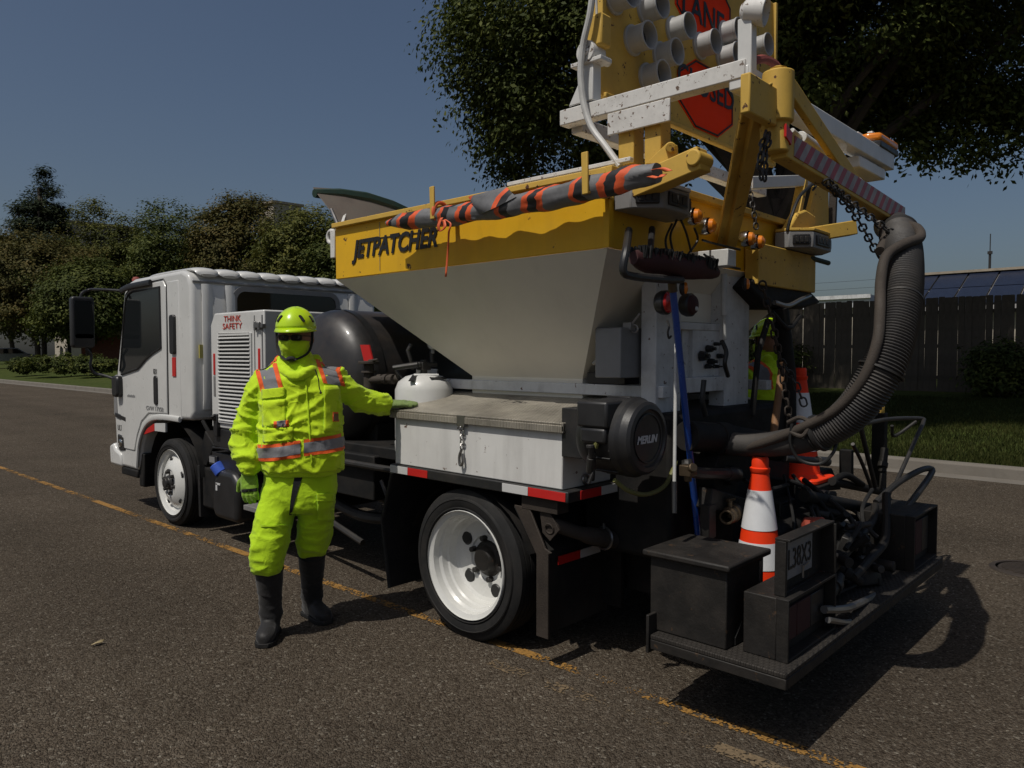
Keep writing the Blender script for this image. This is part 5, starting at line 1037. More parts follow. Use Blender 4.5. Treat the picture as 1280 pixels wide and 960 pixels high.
# ------------------------------------------------------------------ rear deck with lamp boxes
mb = MB(); mb.bb(2.80, 5.10, 1.17, 1.78, .345, .365); deck = part(mb, 'rear_deck', 'diamond_dark', bevel=.004)
mb = MB(); mb.prism([(2.80,1.17,.30),(2.80,1.78,.30),(2.80,1.78,.344),(2.80,1.17,.344)], (.02,0,0)); part(mb, 'deck_edge', 'tar_steel', deck)
mb = MB(); mb.bb(2.82, 5.10, 1.17, 1.19, .30, .344); part(mb, 'deck_edge', 'tar_steel', deck)
mb = MB(); mb.bb(2.82, 5.10, 1.76, 1.78, .30, .344); part(mb, 'deck_edge', 'tar_steel', deck)
mb = MB(); mb.bb(3.5, 3.6, 1.4, 2.4, .28, .66); mb.bb(4.26, 4.36, 1.4, 2.4, .28, .66); mb.bb(3.6, 4.26, 1.7, 1.8, .5, .62); part(mb, 'deck_support', 'chassis_black', deck)
mb = MB(); mb.bb(2.795, 3.0, 1.785, 1.80, .28, .45); part(mb, 'deck_bracket', 'tar_steel', deck)
mb = MB(); mb.bb(2.86, 3.21, 1.45, 1.82, .366, .70); lbx = part(mb, 'battery_locker', 'tar_steel', bevel=.006)
mb = MB(); mb.prism([(2.83,1.425,.70),(3.235,1.425,.70),(3.235,1.845,.70),(2.83,1.845,.70)], (0,0,.028)); part(mb, 'lid', 'tar_steel', lbx, .008)
q = V((3.05,1.435,.41)); mb = MB(); mb.prism([(2.93,1.449,.37),(3.02,1.449,.37),(3.03,1.449,.42),(2.99,1.449,.455),(2.93,1.449,.40)], (0,-.006,0)); part(mb, 'torn_flap', 'rubber', lbx, 0)
mb = MB(); mb.bb(3.16, 3.18, 1.445, 1.449, .58, .68); part(mb, 'locker_hinge', 'bare_steel', lbx, 0)
def lampbox(x0, x1, y0, y1, z1, sgn):
    mb = MB(); mb.bb(x0,x1,y0+.05,y1,.366,z1); b = part(mb, 'lamp_housing', 'tar_steel', bevel=.004)
    for bb_ in ((x0,x0+.012,y0,y0+.05,.366,z1),(x1-.012,x1,y0,y0+.05,.366,z1),(x0+.012,x1-.012,y0,y0+.05,z1-.012,z1),(x0+.012,x1-.012,y0,y0+.05,.366,.378)):
        mb = MB(); mb.bb(*bb_); part(mb, 'housing_lip', 'tar_steel', b, .002)
    w = (x1-x0-.08)/3
    for k, mt in enumerate(('dark_red','dark_red','black_plastic')):
        mb = MB(); mb.bb(x0+.035+k*w, x0+.03+(k+1)*w, y0+.038, y0+.052, .42, z1-.06); part(mb, 'lamp_lens', mt, b, .004)
    return b
lampbox(2.90, 3.42, 1.205, 1.395, .62, 1); lampbox(4.62, 5.10, 1.205, 1.50, .68, -1)
# number plate bracket on the left housing
mb = MB(); mb.bb(2.95, 3.40, 1.27, 1.278, .622, .845); pb = part(mb, 'plate_bracket', 'tar_steel', bevel=.002)
for bb_ in ((2.93,2.95,1.232,1.278,.622,.845),(3.40,3.412,1.205,1.278,.622,.845),(2.93,3.412,1.215,1.278,.846,.856)):
    mb = MB(); mb.bb(*bb_); part(mb, 'bracket_side', 'tar_steel', pb, .002)
mb = MB(); mb.bb(3.01, 3.28, 1.262, 1.266, .665, .825); pl_ = part(mb, 'number_plate', 'grey_plastic', pb, .002)
text_mesh('plate_lettering', 'L38X3', 'ink_black', pl_, (3.025,1.2605,.705), (1,0,0), (0,0,1), .085, .235)
mb = MB(); mb.tube([(3.15,1.25,.65),(3.15,1.25,.70),(3.20,1.25,.705)], .005, 6); part(mb, 'plate_hook', 'bare_steel', pb, 0)
# ------------------------------------------------------------------ patching gear on the deck
def tubes(name, mt, pts, r, y=None, parent=T, n=10):
    mb = MB(); mb.tube(spline([Q(*p) if len(p) == 3 else V(p) for p in pts],6), r, n); return part(mb, name, mt, parent, 0)
q = Q(1020,680,1.40); mb = MB(); mb.lathe([(0,-.06),(.10,-.06),(.13,-.045),(.13,.045),(.10,.06),(0,.06)], q, (.5,-1,.1), 28); rd = part(mb, 'drum', 'dark_red', bevel=.006); MATS['drum_red'] = mat('drum_red', (.34,.055,.03), .6, var=.3, dirt=.4); rd.data.materials[0] = MATS['drum_red']
for k in range(5): a = k*1.257; mb = MB(); d = V((.5,-1,.1)).normalized(); s = d.orthogonal().normalized(); u = d.cross(s); p = q+d*.062; mb.bar(p, p+(s*math.cos(a)+u*math.sin(a))*.10, .012); part(mb, 'drum_rib', 'drum_red', rd, .002)
tubes('guard_rail', 'tar_steel', [(1032,722,1.35),(1060,688,1.35),(1090,652,1.4),(1094,632,1.45)], .022)
tubes('guard_rail', 'tar_steel', [(1066,722,1.30),(1086,700,1.30),(1105,678,1.32),(1108,650,1.35),(1108,618,1.4)], .024)
tubes('guard_rail', 'dark_steel', [(1095,628,1.5),(1122,604,1.45),(1150,588,1.4),(1164,586,1.38),(1163,594,1.36),(1146,618,1.34),(1132,636,1.34)], .020)
tubes('guard_rail', 'dark_steel', [(1070,532,1.7),(1110,524,1.65),(1150,523,1.55),(1154,528,1.52),(1145,548,1.5),(1120,604,1.5)], .014)
tubes('guard_rail', 'dark_steel', [(1075,530,1.7),(1082,560,1.7),(1094,608,1.7)], .016)
tubes('guard_rail', 'dark_steel', [(1066,555,1.65),(1078,580,1.65),(1090,612,1.65)], .012)
tubes('guard_rail', 'dark_steel', [(1115,532,1.7),(1118,545,1.7),(1145,527,1.6)], .012)
mb = MB(); a, b = Q(1100,516,1.75), Q(1098,612,1.75); mb.bar(a, b, .07, .09, up=(0,1,0)); hp_ = part(mb, 'lift_post', 'chassis_black', bevel=.006)
mb = MB(); mb.cyl(Q(1101,522,1.75), Q(1101,508,1.75), .026, n=12); part(mb, 'post_cap', 'yellow_paint', hp_, .004)
mb = MB(); mb.cyl(Q(1106,560,1.68), Q(1103,590,1.68), .026, n=14); mb.cyl(Q(1103,590,1.68), Q(1101,612,1.68), .015, n=10); mb.cyl(Q(1104,578,1.68), Q(1103,584,1.68), .034, n=14); part(mb, 'lift_cylinder', 'tar_steel', hp_, .003)
mb = MB(); mb.bar(Q(1058,562,1.8), Q(1058,594,1.8), .05, .08, up=(0,1,0)); part(mb, 'lever', 'chassis_black', bevel=.004)
mb = MB(); mb.tube([Q(1040,602,1.75), Q(1070,608,1.75), Q(1110,616,1.7)], .028, 12); mb.tube(spline([Q(1042,600,1.75),Q(1058,594,1.72),Q(1078,606,1.7)],5), .022, 10); part(mb, 'hydraulic_cylinder', 'chassis_black', bevel=.003)
mb = MB(); mb.bb(3.75, 4.75, 1.62, 1.95, .366, .70); part(mb, 'gear_case', 'chassis_black', bevel=.04)
mb = MB(); mb.tube([Q(1005,620,1.6), Q(1110,640,1.55)], .035, 12); mb.tube([Q(1010,632,1.6), Q(1095,655,1.55)], .022, 10); part(mb, 'torque_tube', 'chassis_black', bevel=0)
mb = MB(); mb.prism([Q(1022,590,1.85), Q(1040,585,1.85), Q(1052,612,1.85), Q(1020,615,1.85)], (0,.1,0)); part(mb, 'gusset', 'chassis_black', bevel=.006)
mb = MB(); mb.cyl(Q(980,573,1.7), Q(1030,577,1.65), .022, n=12); mb.cyl(Q(1022,576,1.65), Q(1034,577,1.65), .028, n=12); part(mb, 'grab_handle', 'dark_steel', bevel=.003)
q = Q(1062,735,1.42); mb = MB(); mb.lathe([(0,.05),(.07,.05),(.13,.03),(.155,-.02),(.155,-.05),(0,-.05)], (q.x,1.42,.43), (0,0,1), 24); mb.bb(q.x-.02,q.x+.02,1.26,1.275,.37,.41); part(mb, 'skid_shoe', 'tar_steel', bevel=.004)
mb = MB(); mb.tube(spline([Q(1030,762,1.22),Q(1060,760,1.21),Q(1095,744,1.25)],5), .018, 8); mb.tube(spline([Q(1035,775,1.2),Q(1062,778,1.2),Q(1085,770,1.2)],5), .014, 8); part(mb, 'spray_bar', 'bare_steel', bevel=0)
mb = MB(); mb.box((4.25,1.38,.40), (.5,.06,.05)); mb.box((4.5,1.6,.45), (.08,.2,.16)); mb.cyl((4.42,1.35,.43),(4.42,1.25,.43),.03); part(mb, 'nozzle_carriage', 'tar_steel', bevel=.006)
for k, (px, py, y) in enumerate([(1030,618,1.7),(1042,660,1.5),(1062,655,1.5),(1078,660,1.45),(1050,680,1.45),(1075,700,1.4),(1096,690,1.42),(1020,640,1.6)]):
    q = Q(px, py, y); mb = MB(); mb.cyl(q, q+V((.05*math.cos(k*1.7),-.05,.05*math.sin(k*2.3))), .022+.006*(k%3), n=10); mb.box(q, (.06,.05,.045)); part(mb, 'fitting', ('tar_steel','dark_steel','galvanised')[k % 3], bevel=.004)
for k, pts in enumerate([[(985,600,1.7),(1010,612,1.6),(1035,640,1.55),(1050,668,1.5)],[(1000,608,1.72),(1030,625,1.65),(1070,640,1.55),(1085,670,1.45)],[(1090,612,1.6),(1078,635,1.5),(1080,668,1.45),(1070,700,1.4)],[(1110,618,1.55),(1118,640,1.5),(1112,672,1.42),(1104,702,1.38)],[(930,600,1.75),(955,612,1.7),(985,606,1.7)]]):
    tubes('hydraulic_hose', 'rubber', pts, .012, n=8)
rs = random.Random(12)
for k in range(44):     # greasy small parts crowded between the two lamp housings
    p = V((rs.uniform(3.5,4.55), rs.uniform(1.30,1.62), rs.uniform(.40,.68))); mt = rs.choice(('chassis_black','tar_steel','chassis_black','dark_steel','rusty_steel','rubber')); mb = MB()
    if k % 3 == 0:
        d = V((rs.uniform(-1,1), rs.uniform(-.6,.6), rs.uniform(-.5,.8))).normalized(); r_ = rs.uniform(.014,.035); mb.cyl(p-d*rs.uniform(.05,.14), p+d*.08, r_, n=12); mb.cyl(p-d*.02, p+d*.02, r_*1.35, n=12); part(mb, 'hydraulic_fitting', mt, bevel=.003)
    elif k % 3 == 1:
        R_ = Matrix.Rotation(rs.uniform(-.6,.6), 3, 'Z')@Matrix.Rotation(rs.uniform(-.4,.4), 3, 'X'); mb.box(p, (rs.uniform(.05,.14), rs.uniform(.03,.08), rs.uniform(.04,.13)), R_); mb.cyl(p, p+R_@V((0,-.06,0)), .016, n=10); part(mb, 'bracket', mt, bevel=.006)
    else:
        e = V((rs.uniform(3.6,4.6), rs.uniform(1.3,1.8), rs.uniform(.42,.9))); mb.tube(spline([p, p.lerp(e,.4)+V((0,-.05,rs.uniform(-.1,.12))), e],7), rs.uniform(.008,.016), 8); part(mb, 'hydraulic_hose', 'rubber', bevel=0)
mb = MB(); mb.bb(4.2, 5.06, 1.76, 2.2, .74, .775); part(mb, 'cone_shelf', 'chassis_black', bevel=.004)
# ------------------------------------------------------------------ cones
def cone(x, y, z, label, spike, rot=0):
    t = thing('traffic_cone', (x,y,z), label, 'cone', 'traffic cones carried on the truck')
    mb = MB(); mb.prism([(x+a,y+b,z) for a,b in rrect(.36,.36,.05)], (0,0,.03)); part(mb, 'base', 'black_plastic' if spike else 'cone_orange', t, .008)
    R = lambda h: .135-(.135-.042)*h/.62
    def sec(h0, h1, mt, nm, off=0):
        mb = MB(); mb.lathe([(R(h0)+off, h0),(R((h0+h1)/2)+off,(h0+h1)/2),(R(h1)+off, h1)], (x,y,z+.03), (0,0,1), 40); return part(mb, nm, mt, t, 0)
    mb = MB(); mb.lathe([(R(0)+.02,0),(R(.02),.02),(R(.62),.62),(.046,.625),(.048,.645),(.040,.65),(.040,.69),(.034,.70),(0,.70)], (x,y,z+.03), (0,0,1), 40); part(mb, 'body', 'cone_orange', t, 0, ang=40)
    sec(.35, .54, 'cone_white', 'reflective_collar', .003); sec(.165, .29, 'cone_white', 'reflective_collar', .003)
    if spike: mb = MB(); mb.cyl((x,y,z+.70),(x,y,z+.785), .020, .016, 14); mb.sphere((x,y,z+.785), .016, 12, 6); part(mb, 'handle', 'dark_steel', t, 0)
q = M(950, 590, 3.68); cone(q.x, q.y, .367, 'orange cone with two white collars standing on the rear deck beside the black locker', True)
q = M(1000, 480, 4.9); cone(q.x, q.y, .777, 'orange and white cone behind the ribbed suction hose', False)
# ------------------------------------------------------------------ loose tools
yb = 1.80
hd = Q(842,336,yb); e0, e1 = Q(792,322,yb+.02), Q(896,340,yb-.02)
br = thing('push_broom', Q(873,690,1.86), 'blue handled push broom hung head up at the back of the hopper', 'broom')
mb = MB(); pl = [e0.lerp(e1, i/14)+V((0,0,-.004*math.sin(i))) for i in range(15)]; mb.tube(pl, [.030,.046,.054]+[.056]*8+[.052,.046,.038,.024], 14, squash=(.8,(0,1,0))); part(mb, 'head', 'dark_red', br, 0)
mb = MB(); rs = random.Random(4)
for i in range(700):
    t = .04+.9*rs.random(); p = e0.lerp(e1, t)+V((0, rs.uniform(-.04,.04), .0)); d = V((rs.uniform(-.15,.15), rs.uniform(-.3,.3), 1)).normalized(); mb.bar(p, p+d*rs.uniform(.045,.058), .007)
bro = part(mb, 'bristles', 'ink_black', br, 0); bro['kind'] = 'stuff'
a, b = Q(840,352,yb), Q(875,690,1.86); mb = MB(); mb.cyl(a.lerp(b,.03), b, .0165, n=16); part(mb, 'handle', 'blue_pole', br, 0)
mb = MB(); mb.cyl(a.lerp(b,-.01), a.lerp(b,.035), .021, n=16); part(mb, 'ferrule', 'brass', br, .003)
mb = MB(); mb.tube(spline([Q(786,288,1.9),Q(783,310,1.78),Q(779,338,1.77),Q(790,345,1.77),Q(825,349,1.77),Q(852,350,1.78)],6), .017, 10); mb.tube([Q(815,286,1.9), Q(813,312,1.80)], .015, 8); part(mb, 'broom_hanger', 'black_plastic', bevel=0)
wp = thing('tool_pole', Q(843,640,1.80), 'thin white pole with black grip standing beside the blue broom handle', 'pole')
mb = MB(); mb.cyl(Q(845,430,1.88), Q(843,602,1.80), .0085, n=12); part(mb, 'shaft', 'white_pole', wp, 0)
mb = MB(); mb.cyl(Q(843,602,1.80), Q(843,642,1.78), .013, .011, 12); part(mb, 'grip', 'black_plastic', wp, .002)
# rolled fabric sign lying in the brackets
def rollmat():
    m, n, l, b = nt('sign_fabric'); tc = n.new('ShaderNodeTexCoord'); mp = n.new('ShaderNodeMapping'); l.new(tc.outputs['Object'], mp.inputs[0]); mp.inputs['Rotation'].default_value = (math.radians(-40), 0, math.radians(28))
    w = n.new('ShaderNodeTexWave'); w.bands_direction = 'Y'; w.wave_profile = 'SAW'; w.inputs['Scale'].default_value = 1.05; w.inputs['Distortion'].default_value = 3.0; w.inputs['Detail'].default_value = 0; w.inputs['Detail Scale'].default_value = 1.5
    l.new(mp.outputs[0], w.inputs['Vector'])
    o_, k_, g_ = (.75,.11,.03), (.018,.017,.018), (.17,.17,.175)
    r = ramp(n, [(0,g_),(.36,o_),(.45,k_),(.57,o_),(.65,g_),(.80,k_),(.90,o_),(.97,g_)], 'CONSTANT'); l.new(w.outputs['Fac'], r.inputs[0])
    d = tex(n, l, 14, 5, .6); rd_ = ramp(n, [(.3,g(.7)),(.7,g(1.1))]); l.new(d, rd_.inputs[0]); l.new(mixc(n, l, 1.0, r.outputs[0], rd_.outputs[0], 'MULTIPLY'), b.inputs['Base Color']); b.inputs['Roughness'].default_value = .55; MATS['sign_fabric'] = m
rollmat()
RX = HL-.125
r0, r1 = P(484,279,x=RX), P(822,216,x=RX)
rl = thing('rolled_sign', r0.lerp(r1,.5), 'rolled orange black and grey fabric road sign tied along the hopper edge', 'sign')
pl = [r0.lerp(r1, i/60) for i in range(61)]; rad = []
for i in range(61):
    t = i/60; rad.append((.014+.034*min(1, t/.10)+.006*t) * (1 if t < .94 else 1-(t-.94)*4) * (1+.22*noise.noise((t*11,0,1))))
for i, p in enumerate(pl): p.z += -.025*math.sin(math.pi*i/60)+.008*noise.noise((i*.2,3,0))
mb = MB()
n_ = 20; rings = []
for i, p in enumerate(pl):
    for j in range(n_):
        a = 2*math.pi*j/n_; rr2 = rad[i]*(1+.26*noise.noise((math.cos(a)*1.7, math.sin(a)*1.7, i*.16))+.12*noise.noise((math.cos(a)*4, math.sin(a)*4, i*.4))); rings.append(p+V((math.cos(a)*rr2*.95, 0, math.sin(a)*rr2)))
mb.add(rings, [(i*n_+j, i*n_+(j+1) % n_, (i+1)*n_+(j+1) % n_, (i+1)*n_+j) for i in range(60) for j in range(n_)]+[tuple(range(n_-1,-1,-1)), tuple(60*n_+j for j in range(n_))])
part(mb, 'fabric', 'sign_fabric', rl, 0, ang=60)
q = P(600,244,x=RX-.05); mb = MB(); mb.add([P(585,246,x=RX-.05),P(622,258,x=RX-.055),P(600,268,x=RX-.056),P(645,246,x=RX-.045),P(632,233,x=RX-.02),P(628,228,x=RX-.0)], [(0,2,1),(1,2,3),(0,1,3,4),(4,3,5)]); fo = part(mb, 'loose_flap', 'sign_fabric', rl, 0); sm = fo.modifiers.new('s','SOLIDIFY'); sm.thickness = .003
mat('orange_cloth', (.75,.13,.04), .6, var=.2)
mb = MB(); mb.torus(P(551,266,x=RX), r1-r0, .052, .011, 24, 8); part(mb, 'tie', 'orange_cloth', rl, 0)
def ribbon(pts, w):
    mb = MB(); pl = spline(pts, 6); vs_ = []
    for p in pl: vs_ += [p+V((0,-w/2,0)), p+V((0,w/2,0))]
    mb.add(vs_, [(2*i,2*i+1,2*i+3,2*i+2) for i in range(len(pl)-1)]); o = part(mb, 'ribbon', 'orange_cloth', rl, 0); s = o.modifiers.new('s','SOLIDIFY'); s.thickness = .002
ribbon([P(552,272,x=RX-.065),P(548,282,x=RX-.075),P(550,289,x=RX-.07),P(556,284,x=RX-.075),P(555,275,x=RX-.065)], .022)
ribbon([P(556,274,x=RX-.065),P(563,280,x=RX-.07),P(561,290,x=RX-.06),P(560,310,x=RX+.03),P(557,346,x=RX+.045)], .014)
ribbon([P(815,212,x=RX-.04),P(826,210,x=RX-.05),P(836,214,x=RX-.05)], .035); ribbon([P(812,220,x=RX-.04),P(824,222,x=RX-.05),P(830,218,x=RX-.04)], .03)
# ------------------------------------------------------------------ people
def cloth(name, col, rough=.75, fine=900, bump=.25, var=.12, dirt=.12, dirtcol=(.10,.10,.03)):
    m, n, l, b = nt(name)
    f = tex(n, l, 4.5, 5, .6); r = ramp(n, [(.3,g(1-var)),(.7,g(1.0))]); l.new(f, r.inputs[0]); c = mixc(n, l, 1.0, tuple(col), r.outputs[0], 'MULTIPLY')
    d = tex(n, l, 7, 8, .7); rd = ramp(n, [(.55,g(0)),(.8,g(dirt))]); l.new(d, rd.inputs[0]); c = mixc(n, l, rd.outputs[0], c, dirtcol)
    l.new(c, b.inputs['Base Color']); b.inputs['Roughness'].default_value = rough; b.inputs['Specular IOR Level'].default_value = .25
    b.inputs['Sheen Weight'].default_value = .15
    f3 = tex(n, l, fine, 2, .5); f4 = tex(n, l, 45, 4, .6); ad = n.new('ShaderNodeMath'); ad.operation = 'MULTIPLY_ADD'; l.new(f4, ad.inputs[0]); ad.inputs[1].default_value = 1.5; l.new(f3, ad.inputs[2])
    f5 = tex(n, l, 11, 3, .5, dist=.8); r5 = ramp(n, [(.40,g(0)),(.50,g(1)),(.60,g(0))]); l.new(f5, r5.inputs[0]); a5 = n.new('ShaderNodeMath'); a5.operation = 'MULTIPLY_ADD'; l.new(r5.outputs[0], a5.inputs[0]); a5.inputs[1].default_value = 2.2; l.new(ad.outputs[0], a5.inputs[2]); ad = a5
    bp = n.new('ShaderNodeBump'); bp.inputs['Strength'].default_value = bump; bp.inputs['Distance'].default_value = .004; l.new(ad.outputs[0], bp.inputs['Height']); l.new(bp.outputs[0], b.inputs['Normal']); MATS[name] = m
HV = (.56,.78,.012)
cloth('hivis_vest', HV); cloth('hivis_hoodie', (.52,.75,.012)); cloth('hivis_trousers', (.47,.72,.010))
cloth('glove_green', (.24,.42,.035), dirt=.4, dirtcol=(.06,.07,.03)); cloth('glove_grey', (.17,.24,.075), dirt=.5, dirtcol=(.06,.06,.05)); cloth('stripe_silver', (.20,.20,.21), .45, fine=400, bump=.15); cloth('stripe_orange', (.80,.11,.015), .6)
cloth('boot_rubber', (.020,.019,.019), .55, fine=60, bump=.1, var=.3, dirt=.6, dirtcol=(.07,.06,.05)); cloth('skin', (.30,.15,.10), .55); cloth('strap_black', (.012,.012,.012)); cloth('dark_pants', (.010,.011,.013))
mat('helmet_green', (.50,.74,.015), .25, var=.05, coat=.4, dirt=.08)
class Frame:
    """local frame of a person: u to the viewer's right, w out of the chest, z up"""
    def __init__(s, O, u, w): s.O, s.u, s.w = V(O), V(u).normalized(), V(w).normalized()
    def W(s, p): return s.O+s.u*p[0]+s.w*p[1]+V((0,0,p[2]))
    def D(s, d): return s.u*d[0]+s.w*d[1]+V((0,0,d[2]))
SC = 4.30/4.12
base1 = M(372, 600, 4.30); base1.z = 0
F1 = Frame(base1, RT, (-FW.x,-FW.y,0))
def lc(px, py, d):
    v = M(px, py, d*SC)-F1.O; return V((v.dot(F1.u), v.dot(F1.w), v.z))
def loft(mb, rings, n=28, p=2.4):
    """rings: (centre, axis a, axis b, ra, rb)"""
    vs_ = []
    for c, a, b, ra, rb in rings:
        for j in range(n):
            t = 2*math.pi*j/n; ct, st = math.cos(t), math.sin(t)
            vs_.append(c+a*(math.copysign(abs(ct)**(2/p), ct)*ra)+b*(math.copysign(abs(st)**(2/p), st)*rb))
    k = len(rings)
    mb.add(vs_, [(i*n+j, i*n+(j+1) % n, (i+1)*n+(j+1) % n, (i+1)*n+j) for i in range(k-1) for j in range(n)]+[tuple(range(n-1,-1,-1)), tuple((k-1)*n+j for j in range(n))])
def weld_shape(mb, name, mt, parent, voxel, smooth=2, disp=None, cut=None):
    """join overlapping closed volumes into ONE continuous skin, then wrinkle it"""
    me = bpy.data.meshes.new('tmp'); me.from_pydata([tuple(p) for p in mb.v], [], mb.f)
    bm = bmesh.new(); bm.from_mesh(me); bmesh.ops.recalc_face_normals(bm, faces=bm.faces); bm.to_mesh(me); bm.free()
    ob = bpy.data.objects.new('tmp', me); COL.objects.link(ob)
    r = ob.modifiers.new('r', 'REMESH'); r.mode = 'VOXEL'; r.voxel_size = voxel; r.use_smooth_shade = True
    bpy.context.view_layer.update()
    m2 = bpy.data.meshes.new_from_object(ob.evaluated_get(bpy.context.evaluated_depsgraph_get())); bpy.data.objects.remove(ob)
    bm = bmesh.new(); bm.from_mesh(m2)
    for _ in range(smooth): bmesh.ops.smooth_vert(bm, verts=bm.verts, factor=.5, use_axis_x=True, use_axis_y=True, use_axis_z=True)
    bm.normal_update()
    if disp:
        mv = [(v, v.normal*disp(v.co)) for v in bm.verts]
        for v, d in mv: v.co += d
    if cut: bmesh.ops.delete(bm, geom=[f for f in bm.faces if cut(f.calc_center_median())], context='FACES')
    bm.normal_update(); bvh = BVHTree.FromBMesh(bm)
    org = V(ORG[parent.name]); bmesh.ops.translate(bm, verts=bm.verts, vec=-org); bm.to_mesh(m2); bm.free(); m2.name = name
    m2.materials.clear(); m2.materials.append(MATS[mt]); m2.polygons.foreach_set('use_smooth', [True]*len(m2.polygons))
    o = link(name, m2, org, parent); return o, bvh
def crease(p, s, seed): 
    q = V((p.x*s[0], p.y*s[1], p.z*s[2]))+V((seed,seed*2,0)); q += V((noise.noise(q*.6), noise.noise(q*.6+V((9,0,0))), noise.noise(q*.6+V((0,9,0)))))*.7
    a = abs(noise.noise(q)); return (1-min(1, a*3.2))**2
def decal(name, mt, parent, bvh, fn, ni, nj, off, thick=0.0):
    """cloth patch laid on a garment: fn(s,t) gives ray origin and direction"""
    grid = []
    for i in range(ni+1):
        row = []
        for j in range(nj+1):
            o_, d = fn(i/ni, j/nj); hs = [b.ray_cast(o_, d) for b in (bvh if isinstance(bvh, list) else [bvh])]; hs = [x for x in hs if x[0] is not None]
            h = min(hs, key=lambda x: x[3]) if hs else None
            row.append(h[0]-d.normalized()*off if h else None)
        grid.append(row)
    mb = MB(); idx = {}
    for i in range(ni+1):
        for j in range(nj+1):
            if grid[i][j] is not None: idx[(i,j)] = len(mb.v); mb.v.append(grid[i][j])
    for i in range(ni):
        for j in range(nj):
            ks = [(i,j),(i+1,j),(i+1,j+1),(i,j+1)]
            if all(k in idx for k in ks):
                if max((grid[a][b]-grid[c][d]).length for (a,b),(c,d) in zip(ks, ks[1:])) > .06: continue
                mb.f.append(tuple(idx[k] for k in ks)); mb.mi.append(0)
    if not mb.f: return None
    par = list(range(len(mb.v)))                       # keep the largest connected piece only
    def fd(a):
        while par[a] != a: a = par[a]
        return a
    for f in mb.f:
        for a in f[1:]: par[fd(a)] = fd(f[0])
    cnt = {}
    for f in mb.f: cnt[fd(f[0])] = cnt.get(fd(f[0]), 0)+1
    best = max(cnt, key=cnt.get); mb.f = [f for f in mb.f if fd(f[0]) == best]; mb.mi = [0]*len(mb.f)
    use = sorted({a for f in mb.f for a in f}); mp_ = {a: i for i, a in enumerate(use)}; mb.v = [mb.v[a] for a in use]; mb.f = [tuple(mp_[a] for a in f) for f in mb.f]
    o = mb.build(name, mt, parent, ang=70)
    if thick: s = o.modifiers.new('s','SOLIDIFY'); s.thickness = thick; s.offset = 0
    return o
